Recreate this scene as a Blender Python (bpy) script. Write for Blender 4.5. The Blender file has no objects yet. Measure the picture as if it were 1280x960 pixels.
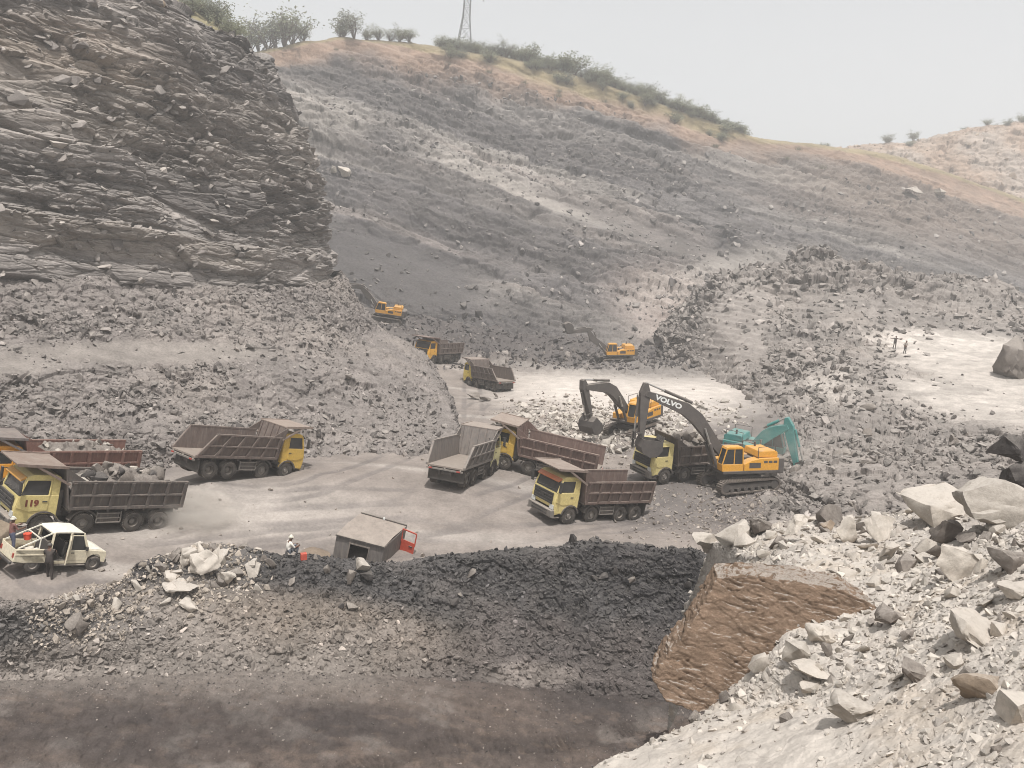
import bpy, bmesh, math, random
import numpy as np
from mathutils import Vector, Matrix, Quaternion

R = math.radians
rng = np.random.default_rng(11)
random.seed(11)
sc = bpy.context.scene
col = sc.collection

# ------------------------------------------------------------------ camera frame
F = 967.0
PITCH, ROLL = R(10.5), R(5.0)
cp, sp_ = math.cos(PITCH), math.sin(PITCH)
fw = np.array([0, cp, -sp_]); up0 = np.array([0, sp_, cp]); rt0 = np.array([1.0, 0, 0])
RT = math.cos(ROLL) * rt0 + math.sin(ROLL) * up0
UP = -math.sin(ROLL) * rt0 + math.cos(ROLL) * up0


def rays(px, py):
    a = (np.asarray(px, float) - 640) / F
    b = (480 - np.asarray(py, float)) / F
    return fw + a[..., None] * RT + b[..., None] * UP


def at(px, py, Y):
    """world point seen at (px, py) of the 1280x960 photograph, Y metres ahead"""
    d = rays(px, py)
    return d * (np.asarray(Y, float) / d[..., 1])[..., None]


def proj(P):
    P = np.asarray(P, float)
    z = P @ fw
    return 640 + F * (P @ RT) / z, 480 - F * (P @ UP) / z


cam_d = bpy.data.cameras.new('camera')
cam = bpy.data.objects.new('camera', cam_d)
col.objects.link(cam)
cam_d.sensor_width = 36
cam_d.lens = 36 * F / 1280
cam_d.clip_start, cam_d.clip_end = 0.1, 6000
M = Matrix.Identity(4)
for i in range(3):
    M[i][0], M[i][1], M[i][2] = RT[i], UP[i], -fw[i]
cam.matrix_world = M
sc.camera = cam


# ------------------------------------------------------------------ noise (numpy)
TAB = np.random.default_rng(5).random((65536, 8)).astype(np.float32)


def _hash(ix, iy, iz, seed):
    h = (ix * 73856093) ^ (iy * 19349663) ^ (iz * 83492791) ^ (seed * 2654435)
    h = (h ^ (h >> 13)) * 1274126177
    return ((h ^ (h >> 16)) & 65535)


from concurrent.futures import ThreadPoolExecutor
POOL = ThreadPoolExecutor(4)


def _par(fn, P, seed):
    P = np.asarray(P)
    if len(P) < 20000:
        return fn(P, seed)
    k = max(4, len(P) // 60000)
    res = list(POOL.map(lambda c: fn(c, seed), np.array_split(P, k)))
    if isinstance(res[0], tuple):
        return tuple(np.concatenate(r) for r in zip(*res))
    return np.concatenate(res)


def vnoise(P, seed=0):
    return _par(_vnoise, P, seed)


def _vnoise(P, seed=0):
    P = np.asarray(P, np.float64)
    i = np.floor(P).astype(np.int64)
    f = (P - i)
    f = f * f * f * (f * (f * 6 - 15) + 10)
    out = 0
    for dx in (0, 1):
        wx = f[:, 0] if dx else 1 - f[:, 0]
        for dy in (0, 1):
            wy = f[:, 1] if dy else 1 - f[:, 1]
            for dz in (0, 1):
                wz = f[:, 2] if dz else 1 - f[:, 2]
                out = out + wx * wy * wz * TAB[_hash(i[:, 0] + dx, i[:, 1] + dy, i[:, 2] + dz, seed), 0]
    return out * 2 - 1


def fbm(P, octv=4, seed=0, gain=0.5):
    P = np.asarray(P, float)
    a, s, o = 1.0, 0.0, 0
    for k in range(octv):
        o = o + a * vnoise(P * 2 ** k + 17.3 * k, seed + k)
        s += a
        a *= gain
    return o / s


def voro(P, seed=0):
    return _par(_voro, P, seed)


def _voro(P, seed=0):
    P = np.asarray(P, np.float32)
    i = np.floor(P).astype(np.int64)
    n = len(P)
    d1 = np.full(n, 9, np.float32); d2 = np.full(n, 9, np.float32)
    best = np.zeros(n, np.int64); vec = np.zeros((n, 3), np.float32)
    for dx in (-1, 0, 1):
        for dy in (-1, 0, 1):
            for dz in (-1, 0, 1):
                c = i + np.array([dx, dy, dz])
                h = _hash(c[:, 0], c[:, 1], c[:, 2], seed)
                v = P - (c + TAB[h, :3] * 0.9 + .05).astype(np.float32)
                d = np.sqrt((v * v).sum(1))
                m = d < d1
                d2 = np.where(m, d1, np.minimum(d2, d))
                d1 = np.where(m, d, d1)
                best = np.where(m, h, best)
                vec[m] = v[m]
    return d1, d2, best, vec


def blocks(P, size, seed, tilt=0.8, crack=0.5, cw=0.12):
    """broken-rock relief, about -1..1: every cell a tilted facet, cracks between"""
    d1, d2, h, v = voro(P / np.asarray(size, float), seed)
    t = TAB[h]
    o = (t[:, 3] - .5) * 1.2 + (v * (t[:, 4:7] - .5)).sum(1) * 2 * tilt
    e = np.clip((d2 - d1) / cw, 0, 1)
    return o - crack * (1 - e) ** 1.0, t[:, 7]


def smooth(x, a, b):
    t = np.clip((np.asarray(x, float) - a) / (b - a), 0, 1)
    return t * t * (3 - 2 * t)


def spot(px, py, cx, cy, rx, ry, rot=0.0, edge=0.5):
    """soft ellipse mask; 1 inside"""
    c, s = math.cos(R(rot)), math.sin(R(rot))
    u = ((px - cx) * c + (py - cy) * s) / rx
    v = (-(px - cx) * s + (py - cy) * c) / ry
    return 1 - smooth(np.sqrt(u * u + v * v), 1 - edge, 1 + edge)


def lin(r, g, b):
    def f(c):
        c = c / 255.0
        return c / 12.92 if c <= .04045 else ((c + .055) / 1.055) ** 2.4
    return np.array([f(r), f(g), f(b)])


# ------------------------------------------------------------------ custom properties
def tag(o, label=None, cat=None, group=None, kind=None):
    if label: o['label'] = label
    if cat: o['category'] = cat
    if group: o['group'] = group
    if kind: o['kind'] = kind
    return o


def empty(name, loc=(0, 0, 0)):
    o = bpy.data.objects.new(name, None)
    o.empty_display_size = .3
    col.objects.link(o)
    o.location = loc
    return o


# ------------------------------------------------------------------ materials
def new_mat(name):
    m = bpy.data.materials.new(name)
    m.use_nodes = True
    nt = m.node_tree
    for n in list(nt.nodes):
        nt.nodes.remove(n)
    out = nt.nodes.new('ShaderNodeOutputMaterial')
    b = nt.nodes.new('ShaderNodeBsdfPrincipled')
    nt.links.new(b.outputs[0], out.inputs[0])
    return m, nt, b


def N(nt, kind, **kw):
    n = nt.nodes.new(kind)
    for k, v in kw.items():
        if k in n.inputs:
            n.inputs[k].default_value = v
        else:
            setattr(n, k, v)
    return n


def mixc(nt, fac, a, b, blend='MIX'):
    n = nt.nodes.new('ShaderNodeMix')
    n.data_type = 'RGBA'
    n.blend_type = blend
    for sock, val in ((n.inputs[0], fac), (n.inputs[6], a), (n.inputs[7], b)):
        if hasattr(val, 'is_output'):
            nt.links.new(val, sock)
        elif sock == n.inputs[0]:
            sock.default_value = val
        else:
            sock.default_value = (*val[:3], 1)
    return n.outputs[2]


def mrange(nt, val, a, b, c=0.0, d=1.0):
    n = nt.nodes.new('ShaderNodeMapRange')
    nt.links.new(val, n.inputs[0])
    for i, x in enumerate((a, b, c, d)):
        n.inputs[1 + i].default_value = x
    return n.outputs[0]


def rock_mat(name, base=None, scale=1.0, bump=0.5, bdist=0.05, var=0.35, dust=None, dust_amt=0.4, spec=0.15, aniso=(1, 1, 1), island=False, dlo=.35, dhi=.9):
    """rock or soil: own colour (attribute 'tint' when base is None), mottling, settled dust on upward faces, fine relief"""
    m, nt, b = new_mat(name)
    tc = N(nt, 'ShaderNodeNewGeometry')
    mp = N(nt, 'ShaderNodeMapping')
    mp.inputs['Scale'].default_value = aniso
    if island:
        tco = N(nt, 'ShaderNodeTexCoord')
        nt.links.new(tco.outputs['Object'], mp.inputs[0])
    else:
        nt.links.new(tc.outputs['Position'], mp.inputs[0])
    if base is None:
        at_ = N(nt, 'ShaderNodeAttribute', attribute_name='tint')
        c0 = at_.outputs['Color']
    else:
        rgb = N(nt, 'ShaderNodeRGB')
        rgb.outputs[0].default_value = (*base, 1)
        c0 = rgb.outputs[0]
    n1 = N(nt, 'ShaderNodeTexNoise', Scale=.6 * scale, Detail=8.0, Roughness=.65)
    n2 = N(nt, 'ShaderNodeTexNoise', Scale=5.5 * scale, Detail=6.0, Roughness=.7)
    for n in (n1, n2):
        nt.links.new(mp.outputs[0], n.inputs['Vector'])
    f1 = mrange(nt, n1.outputs[0], .3, .7, 1 - var, 1 + var)
    f2 = mrange(nt, n2.outputs[0], .3, .7, 1 - var * .8, 1 + var * .8)
    mul = N(nt, 'ShaderNodeMath', operation='MULTIPLY')
    nt.links.new(f1, mul.inputs[0]); nt.links.new(f2, mul.inputs[1])
    last = mul.outputs[0]
    if island:
        ri = mrange(nt, tc.outputs['Random Per Island'], 0, 1, .62, 1.38)
        if island == 'object':
            oi = N(nt, 'ShaderNodeObjectInfo')
            ri = mrange(nt, oi.outputs['Random'], 0, 1, .78, 1.2)
        m2 = N(nt, 'ShaderNodeMath', operation='MULTIPLY')
        nt.links.new(last, m2.inputs[0]); nt.links.new(ri, m2.inputs[1])
        last = m2.outputs[0]
    vm = N(nt, 'ShaderNodeVectorMath', operation='SCALE')
    nt.links.new(c0, vm.inputs[0]); nt.links.new(last, vm.inputs['Scale'])
    c = vm.outputs[0]
    if dust is not None:
        sep = N(nt, 'ShaderNodeSeparateXYZ')
        nt.links.new(tc.outputs['Normal'], sep.inputs[0])
        dz = mrange(nt, sep.outputs[2], dlo, dhi, 0, dust_amt)
        dn = mrange(nt, n2.outputs[0], .35, .6, .35, 1)
        mm = N(nt, 'ShaderNodeMath', operation='MULTIPLY')
        nt.links.new(dz, mm.inputs[0]); nt.links.new(dn, mm.inputs[1])
        c = mixc(nt, mm.outputs[0], c, dust)
    nt.links.new(c, b.inputs['Base Color'])
    b.inputs['Roughness'].default_value = .95
    b.inputs['Specular IOR Level'].default_value = spec
    nb = N(nt, 'ShaderNodeTexNoise', Scale=9.0 * scale, Detail=7.0, Roughness=.72)
    nt.links.new(mp.outputs[0], nb.inputs['Vector'])
    bp = N(nt, 'ShaderNodeBump', Strength=bump, Distance=bdist)
    nt.links.new(nb.outputs[0], bp.inputs['Height'])
    nt.links.new(bp.outputs[0], b.inputs['Normal'])
    return m


def paint_mat(name, c, rough=.55, metal=0.0, dust=(.33, .28, .235), amt=.5, rust=None, rust_amt=.4, spec=.35):
    """painted or bare metal under quarry dust: dust patches, more of it on upward faces, scratches"""
    m, nt, b = new_mat(name)
    g = N(nt, 'ShaderNodeNewGeometry')
    tco = N(nt, 'ShaderNodeTexCoord')
    n1 = N(nt, 'ShaderNodeTexNoise', Scale=1.6, Detail=8.0, Roughness=.7)
    n2 = N(nt, 'ShaderNodeTexNoise', Scale=7.0, Detail=6.0, Roughness=.7)
    for n in (n1, n2):
        nt.links.new(tco.outputs['Object'], n.inputs['Vector'])
    v = mrange(nt, n2.outputs[0], .3, .7, .8, 1.15)
    vm = N(nt, 'ShaderNodeVectorMath', operation='SCALE')
    vm.inputs[0].default_value = c
    nt.links.new(v, vm.inputs['Scale'])
    cc = vm.outputs[0]
    cc_dark = tuple(x * .45 for x in c)
    if rust is not None:
        rf = mrange(nt, n2.outputs[0], .5, .62, 0, rust_amt)
        cc = mixc(nt, rf, cc, rust)
    sep = N(nt, 'ShaderNodeSeparateXYZ')
    nt.links.new(g.outputs['Normal'], sep.inputs[0])
    up = mrange(nt, sep.outputs[2], .2, .9, .25, 1)
    pat = mrange(nt, n1.outputs[0], .35, .68, .25, 1)
    mm = N(nt, 'ShaderNodeMath', operation='MULTIPLY')
    nt.links.new(up, mm.inputs[0]); nt.links.new(pat, mm.inputs[1])
    ma = N(nt, 'ShaderNodeMath', operation='MULTIPLY')
    nt.links.new(mm.outputs[0], ma.inputs[0]); ma.inputs[1].default_value = amt * 1.35
    ma.use_clamp = True
    if rust is not None:      # streaks running down the sheet
        mp = N(nt, 'ShaderNodeMapping'); mp.inputs['Scale'].default_value = (3.2, 3.2, .45)
        nt.links.new(tco.outputs['Object'], mp.inputs[0])
        n3 = N(nt, 'ShaderNodeTexNoise', Scale=2.0, Detail=6.0, Roughness=.65)
        nt.links.new(mp.outputs[0], n3.inputs['Vector'])
        cc = mixc(nt, mrange(nt, n3.outputs[0], .5, .68, 0, .6), cc, (cc_dark[0], cc_dark[1], cc_dark[2]))
        cc = mixc(nt, mrange(nt, n3.outputs[0], .46, .30, 0, .35), cc, dust)
    nt.links.new(mixc(nt, ma.outputs[0], cc, dust), b.inputs['Base Color'])
    b.inputs['Roughness'].default_value = rough
    b.inputs['Metallic'].default_value = metal
    b.inputs['Specular IOR Level'].default_value = spec
    bp = N(nt, 'ShaderNodeBump', Strength=.25, Distance=.02)
    nt.links.new(n2.outputs[0], bp.inputs['Height'])
    nt.links.new(bp.outputs[0], b.inputs['Normal'])
    return m


DUST = tuple(lin(171, 163, 154))
MT = {}
MT['glass'] = paint_mat('glass', (.02, .023, .025), .12, 0, amt=.28, spec=.6)
MT['rubber'] = paint_mat('rubber', (.035, .033, .032), .9, amt=.75, spec=.1)
MT['rim'] = paint_mat('rim_steel', (.16, .145, .13), .7, amt=.8)
MT['dark'] = paint_mat('dark_steel', (.06, .055, .05), .7, amt=.5, rust=(.09, .05, .035))
MT['black'] = paint_mat('black_plastic', (.025, .025, .025), .6, amt=.35)
MT['inside'] = paint_mat('cab_interior', (.03, .028, .026), .9, amt=.3)
MT['lamp'] = paint_mat('lamp_lens', (.55, .55, .52), .2, amt=.3, spec=.6)
MT['redlamp'] = paint_mat('red_lens', (.35, .04, .03), .3, amt=.35)
MT['chrome'] = paint_mat('steel_rod', (.5, .48, .45), .35, .8, amt=.3)
MT['white'] = paint_mat('white_lettering', (.75, .74, .7), .6, amt=.1)

# ------------------------------------------------------------------ mesh helpers


def raw_mesh(name, V, faces_flat, start, mats=(), smooth_=True, mi=None):
    me = bpy.data.meshes.new(name)
    V = np.ascontiguousarray(V, np.float32)
    me.vertices.add(len(V))
    me.vertices.foreach_set('co', V.ravel())
    me.loops.add(len(faces_flat))
    me.loops.foreach_set('vertex_index', np.ascontiguousarray(faces_flat, np.int32))
    me.polygons.add(len(start))
    me.polygons.foreach_set('loop_start', np.ascontiguousarray(start, np.int32))
    if mi is not None:
        me.polygons.foreach_set('material_index', np.ascontiguousarray(mi, np.int32))
    me.polygons.foreach_set('use_smooth', np.full(len(start), smooth_, bool))
    for m in mats:
        me.materials.append(m)
    me.update(calc_edges=True)
    me.validate()
    return me


def link(name, me, parent=None):
    o = bpy.data.objects.new(name, me)
    col.objects.link(o)
    if parent is not None:
        o.parent = parent
    return o


def set_tint(me, C):
    a = me.color_attributes.new('tint', 'FLOAT_COLOR', 'POINT')
    C4 = np.ones((len(C), 4), np.float32)
    C4[:, :3] = np.clip(C, 0, 1)
    a.data.foreach_set('color', C4.ravel())


def grid_obj(name, P, mat, C=None, flip=False):
    nv, nu = P.shape[:2]
    idx = np.arange(nv * nu).reshape(nv, nu)
    q = np.stack([idx[:-1, :-1], idx[:-1, 1:], idx[1:, 1:], idx[1:, :-1]], -1).reshape(-1, 4)
    if flip:
        q = q[:, ::-1]
    me = raw_mesh(name, P.reshape(-1, 3), q.ravel(), np.arange(len(q)) * 4, [mat])
    if C is not None:
        set_tint(me, C.reshape(-1, 3))
    return link(name, me)


def grid_normals(P):
    du = np.gradient(P, axis=1); dv = np.gradient(P, axis=0)
    n = np.cross(du, dv)
    n /= np.linalg.norm(n, axis=2, keepdims=True) + 1e-9
    return n


def _cr(C, t):
    """Catmull-Rom through the first axis of C at parameters t"""
    n = len(C)
    i = np.clip(np.floor(t).astype(int), 0, n - 2)
    f = (t - i).reshape(-1, *([1] * (C.ndim - 1)))
    p0, p1, p2, p3 = C[np.maximum(i - 1, 0)], C[i], C[i + 1], C[np.minimum(i + 2, n - 1)]
    a = .5 * (2 * p1 + (p2 - p0) * f + (2 * p0 - 5 * p1 + 4 * p2 - p3) * f * f + (3 * p1 - p0 - 3 * p2 + p3) * f ** 3)
    return a * .6 + (p1 + (p2 - p1) * f) * .4


def loft(net, dens=1.0, maxn=1800):
    """net: rows x cols of world points -> dense grid, sampled by apparent size"""
    net = np.asarray(net, float)
    qx, qy = proj(net)
    q = np.stack([qx, qy], -1)
    lu = np.linalg.norm(np.diff(q, axis=1), axis=2).max(0).clip(12, 420)
    lu = np.where((qx[:, :-1].min(0) > 1380) | (qx[:, 1:].max(0) < -120), lu * .3, lu)
    lv = np.linalg.norm(np.diff(q, axis=0), axis=2).max(1).clip(12, 420)

    def par(l):
        return np.concatenate([np.linspace(i, i + 1, max(3, int(x * dens)), endpoint=False) for i, x in enumerate(l)] + [[len(l)]])
    tv, tu = par(lv), par(lu)
    A = _cr(net, tv)
    A = np.swapaxes(_cr(np.swapaxes(A, 0, 1), tu), 0, 1)
    return A


# ------------------------------------------------------------------ pit floor height
def wheel_points(pa, Ya, pb, gap, far):
    """two wheel contacts seen at photo points, a known distance apart; the first Ya metres ahead"""
    A = at(*pa, Ya)
    Y = np.linspace(Ya - 9, Ya + 9, 3601)
    B = at(np.full_like(Y, pb[0]), np.full_like(Y, pb[1]), Y)
    d = np.linalg.norm(B - A, axis=1)
    k0 = d.argmin()
    k = k0 + np.abs(d[k0:] - gap).argmin() if far else np.abs(d[:k0 + 1] - gap).argmin()
    return A, B[k]


# name: first wheel, metres ahead, second wheel, distance, second one farther away
WP = {'A': ((100, 667), 38.2, (194.5, 662.5), 4.0, True), 'B': ((258.6, 598), 46.4, (354, 598), 5.95, True), 'C': ((581, 609.5), 50.4, (614, 595), 5.95, True),
      'D': ((708, 655), 47.8, (790.6, 651), 5.95, True), 'E': ((629, 586), 57.6, (722, 609), 5.95, False), 'H': ((829, 604), 57.0, (903, 598), 5.95, True),
      'F': ((586, 483), 100.0, (616.5, 489.5), 5.95, False), 'G': ((541, 455), 105.0, (570, 453), 5.95, True), 'X': ((54, 622), 43.6, (143, 618), 4.0, True),
      'J': ((38.3, 716), 33.4, (113.8, 713.7), 2.75, True)}
WP = {k: wheel_points(*v) for k, v in WP.items()}
ctrl = [  # photo x, y, metres ahead
    (-120, 720, 33), (-60, 690, 36),
    (930, 612, 56), (975, 588, 63), (770, 548, 72),
    (820, 490, 92), (920, 500, 88), (770, 455, 122), (480, 400, 133), (640, 440, 128), (430, 395, 134), (400, 590, 50), (480, 560, 60), (860, 450, 124),
    (1000, 560, 66), (1120, 545, 68), (1250, 560, 64), (1400, 560, 62), (262, 687, 40), (335, 698, 41), (400, 702, 41.5), (540, 706, 41.8), (640, 699, 42), (750, 688, 43), (50, 752, 31.9), (-100, 755, 31.2), (700, 520, 80), (560, 500, 88)]
cw_ = np.array([at(*c) for c in ctrl] + [q for v in WP.values() for q in v])
KX = cw_[:, :2] / 30
_A = np.linalg.norm(KX[:, None] - KX[None], axis=2)
n_ = len(KX)
S = np.zeros((n_ + 3, n_ + 3))
S[:n_, :n_] = _A - np.eye(n_) * .03
S[:n_, n_] = 1; S[:n_, n_ + 1:] = KX
S[n_, :n_] = 1; S[n_ + 1:, :n_] = KX.T
rb = np.linalg.solve(S, np.concatenate([cw_[:, 2], [0, 0, 0]]))


def zf(x, y):
    q = np.stack([np.asarray(x, float), np.asarray(y, float)], -1) / 30
    sh = q.shape[:-1]
    q = q.reshape(-1, 2)
    d = np.linalg.norm(q[:, None] - KX[None], axis=2)
    return (d @ rb[:n_] + rb[n_] + q @ rb[n_ + 1:]).reshape(sh)


def hit(px, py):
    """where the sight line of a photo point meets the pit floor"""
    Y = np.linspace(24, 170, 3000)
    P = at(np.full_like(Y, px), np.full_like(Y, py), Y)
    d = P[:, 2] - zf(P[:, 0], P[:, 1])
    k = np.argmax(d < 0)
    return P[k] if d[k] < 0 else P[-1]
# ================================================================== MESH BUILDER FOR OBJECTS
class MB:
    def __init__(s):
        s.v, s.f, s.m = [], [], []

    def add(s, V, Fc, m=0):
        o = len(s.v)
        s.v += [tuple(map(float, p)) for p in V]
        s.f += [tuple(o + i for i in f) for f in Fc]
        s.m += [m] * len(Fc)
        return s

    def box(s, x0, x1, y0, y1, z0, z1, m=0, sh=0.0, tx=0.0, ty=0.0):
        """sh: shift of the top along x; tx, ty: inset of the top"""
        V = [(x0, y0, z0), (x1, y0, z0), (x1, y1, z0), (x0, y1, z0),
             (x0 + sh + tx, y0 + ty, z1), (x1 + sh - tx, y0 + ty, z1), (x1 + sh - tx, y1 - ty, z1), (x0 + sh + tx, y1 - ty, z1)]
        return s.add(V, [(0, 3, 2, 1), (4, 5, 6, 7), (0, 1, 5, 4), (1, 2, 6, 5), (2, 3, 7, 6), (3, 0, 4, 7)], m)

    def bar(s, p, q, w, h=None, m=0, upv=(0, 0, 1)):
        p, q = Vector(p), Vector(q)
        h = w if h is None else h
        d = (q - p).normalized()
        a = d.cross(Vector(upv))
        if a.length < 1e-3:
            a = d.cross(Vector((1, 0, 0)))
        a.normalize(); b = a.cross(d)
        V = []
        for c in (p, q):
            for i, j in ((-1, -1), (1, -1), (1, 1), (-1, 1)):
                V.append(c + a * (i * w / 2) + b * (j * h / 2))
        return s.add(V, [(0, 1, 2, 3), (7, 6, 5, 4), (0, 4, 5, 1), (1, 5, 6, 2), (2, 6, 7, 3), (3, 7, 4, 0)], m)

    def tube(s, p, q, r, n=10, r2=None, m=0, cap=True):
        p, q = Vector(p), Vector(q)
        r2 = r if r2 is None else r2
        d = (q - p).normalized()
        a = d.cross(Vector((0, 0, 1)))
        if a.length < 1e-3:
            a = d.cross(Vector((1, 0, 0)))
        a.normalize(); b = a.cross(d)
        V = [p + (a * math.cos(t) + b * math.sin(t)) * r for t in [2 * math.pi * i / n for i in range(n)]]
        V += [q + (a * math.cos(t) + b * math.sin(t)) * r2 for t in [2 * math.pi * i / n for i in range(n)]]
        Fc = [(i, (i + 1) % n, n + (i + 1) % n, n + i) for i in range(n)]
        if cap:
            Fc += [tuple(range(n))[::-1], tuple(range(n, 2 * n))]
        return s.add(V, Fc, m)

    def prism(s, poly, y0, y1, m=0, ax='y'):
        """poly in (x, z) extruded along y (or in (x, y) along z, or (y, z) along x)"""
        n = len(poly)
        f = {'y': lambda a, b, t: (a, t, b), 'z': lambda a, b, t: (a, b, t), 'x': lambda a, b, t: (t, a, b)}[ax]
        V = [f(a, b, y0) for a, b in poly] + [f(a, b, y1) for a, b in poly]
        Fc = [tuple(range(n)), tuple(range(n, 2 * n))[::-1]] + [(i, n + i, n + (i + 1) % n, (i + 1) % n) for i in range(n)]
        return s.add(V, Fc, m)

    def arc(s, cx, cz, r0, r1, a0, a1, y0, y1, n=10, m=0):
        A = [R(a0 + (a1 - a0) * i / n) for i in range(n + 1)]
        poly = [(cx + r1 * math.cos(t), cz + r1 * math.sin(t)) for t in A] + [(cx + r0 * math.cos(t), cz + r0 * math.sin(t)) for t in A[::-1]]
        for i in range(n):
            k = 2 * n + 1 - i
            s.prism([poly[i], poly[i + 1], poly[k - 1], poly[k]], y0, y1, m)
        return s

    def lathe(s, prof, n=24, m=0):
        """profile (r, y) spun about the y axis"""
        k = len(prof)
        V = []
        for i in range(n):
            t = 2 * math.pi * i / n
            V += [(r * math.cos(t), y, r * math.sin(t)) for r, y in prof]
        Fc = [(i * k + j, ((i + 1) % n) * k + j, ((i + 1) % n) * k + j + 1, i * k + j + 1) for i in range(n) for j in range(k - 1)]
        return s.add(V, Fc, m)

    def hull(s, pts, m=0):
        bm = bmesh.new()
        for p in pts:
            bm.verts.new(p)
        bmesh.ops.convex_hull(bm, input=bm.verts)
        bm.verts.ensure_lookup_table()
        used = [v for v in bm.verts if v.link_faces]
        ix = {v: i for i, v in enumerate(used)}
        s.add([v.co for v in used], [tuple(ix[v] for v in f.verts) for f in bm.faces], m)
        bm.free()
        return s

    def xf(s, Mx):
        s.v = [tuple(Mx @ Vector(p)) for p in s.v]
        return s

    def mesh(s, name, mats, sm=False):
        me = bpy.data.meshes.new(name)
        me.from_pydata(s.v, [], s.f)
        for m in mats:
            me.materials.append(m)
        me.polygons.foreach_set('material_index', s.m)
        bm = bmesh.new(); bm.from_mesh(me)
        bmesh.ops.recalc_face_normals(bm, faces=bm.faces)
        for f in bm.faces:
            f.smooth = sm
        bm.to_mesh(me); bm.free()
        return me

    def build(s, name, mats, parent=None, bevel=0.0, sm=False, auto=False):
        mats = mats if isinstance(mats, (list, tuple)) else [mats]
        me = s.mesh(name, mats, sm or auto)
        o = link(name, me, parent)
        if bevel:
            b = o.modifiers.new('bevel', 'BEVEL')
            b.width = bevel; b.segments = 2; b.limit_method = 'ANGLE'; b.angle_limit = R(40)
        if auto:
            me.set_sharp_from_angle(angle=R(35))
        return o


def mir(fn):
    for s in (-1, 1):
        fn(s)
# ================================================================== SETTING
C_FLOOR = lin(131, 122, 115); C_PALE = lin(166, 158, 150); C_GREY = lin(104, 98, 95); C_DARK = lin(72, 68, 67)
C_COAL = lin(52, 50, 51); C_TAN = lin(136, 114, 99); C_BROWN = lin(114, 94, 80); C_SCREE = lin(175, 167, 158)
C_ROAD = lin(92, 82, 76); C_CLIFF = lin(136, 129, 124); C_OLIVE = lin(132, 122, 88)

M_ROCK_FAR = rock_mat('hill_rock', scale=.55, bump=.6, bdist=.35, var=.28, dust=DUST, dust_amt=.15, aniso=(.7, .7, 1.6))
M_CLIFF = rock_mat('cliff_rock', scale=.9, bump=.8, bdist=.12, var=.3, dust=DUST, dust_amt=.32, aniso=(.6, .6, 2.2))
M_TALUS = rock_mat('talus_rock', scale=1.2, bump=.7, bdist=.06, var=.3, dust=DUST, dust_amt=.2)
M_FLOOR = rock_mat('floor_dust', scale=1.0, bump=.8, bdist=.06, var=.2)
M_BERM = rock_mat('berm_rock', scale=1.6, bump=.7, bdist=.05, var=.3, dust=DUST, dust_amt=.12)
M_ROAD = rock_mat('coal_road', scale=3.0, bump=1.0, bdist=.06, var=.32)
M_SCREE = rock_mat('scree_dust', scale=3.5, bump=.5, bdist=.02, var=.13, dust=tuple(C_SCREE), dust_amt=.4)


def up(P, d):
    return P + np.asarray(d, float)


def mix(C, c, m):
    return C + (np.asarray(c) - C) * m[..., None]


def flat(P):
    return P.reshape(-1, 3)


# ---- pit floor --------------------------------------------------------------
def ruts(P, lines, gauge=1.0, w=.3):
    out_ = np.zeros(P.shape[:2])
    q = P[..., :2].reshape(-1, 2)
    for ln in lines:
        pts = np.array([hit(*c)[:2] for c in ln])
        cur = _cr(pts, np.linspace(0, len(pts) - 1, 14 * len(pts)))
        lo_, hi_ = cur.min(0) - 3, cur.max(0) + 3
        sel = np.where(((q > lo_) & (q < hi_)).all(1))[0]
        best = np.full(len(sel), 9.0)
        for a, b in zip(cur[:-1], cur[1:]):
            d = b - a
            t = np.clip(((q[sel] - a) @ d) / (d @ d + 1e-9), 0, 1)
            best = np.minimum(best, np.linalg.norm(q[sel] - a - t[:, None] * d, axis=1))
        m = 1 - smooth(np.abs(best - gauge), w * .5, w * 1.3)
        out_.ravel()[sel] = np.maximum(out_.ravel()[sel], m)
    return out_


az = np.linspace(-330, 1500, 1500)
Yl = np.exp(np.linspace(math.log(29), math.log(175), 620))
AZ, YY = np.meshgrid(az, Yl)
crY = np.interp(AZ, [-330, -100, 50, 130, 185, 262, 335, 410, 540, 640, 750, 900, 1500], [29.6, 30.6, 31.5, 33.4, 35.5, 37.2, 38, 39, 39.5, 39.8, 40.2, 40.2, 40.2])
YY = np.maximum(YY, crY + .2)
X_ = (AZ - 640) / F * YY * 1.02
P = np.stack([X_, YY, zf(X_, YY)], -1)
P[..., 2] -= .7 * smooth(crY + 1.2 - YY, 0, 1.0)
p_ = flat(P)
nz = .10 * fbm(p_ * [.22, .22, 0], 4, 3) + .035 * fbm(p_ * [1.3, 1.3, 0], 4, 9)
P[..., 2] += nz.reshape(P.shape[:2])
px, py = proj(P)
rough = np.maximum(smooth(P[..., 1], 104, 116), spot(px, py, 930, 635, 70, 30, 0, .5) * .3)
hp = 1.3 * fbm(p_ * [.10, .10, 0], 4, 12) + .55 * blocks(p_ * [1, 1, 0], 2.2, 13, .9, .2)[0] + .25 * blocks(p_ * [1, 1, 0], .9, 14, .9, .2)[0]
P[..., 2] += (hp.reshape(px.shape)) * rough
P[..., 2] += .9 * spot(px, py, 700, 522, 62, 18, 0, .5) + .8 * spot(px, py, 800, 540, 40, 16, 0, .5)
t1 = fbm(p_ * [.12, .30, 0], 4, 21).reshape(px.shape); t2 = fbm(p_ * [.05, .5, 0], 4, 31).reshape(px.shape)
C = np.zeros(P.shape) + C_FLOOR
C = mix(C, C_GREY, smooth(t1, .0, .5) * .55)
C = mix(C, C_PALE, smooth(t2, .05, .5) * .5)
C = mix(C, C_PALE * 1.3, spot(px, py, 820, 490, 185, 40, 0, .4) * .95)
C = mix(C, C_PALE, spot(px, py, 200, 640, 260, 40, 0, .5) * .6)
C = mix(C, C_DARK, spot(px, py, 760, 440, 220, 30, 4, .5) * .75)
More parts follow.
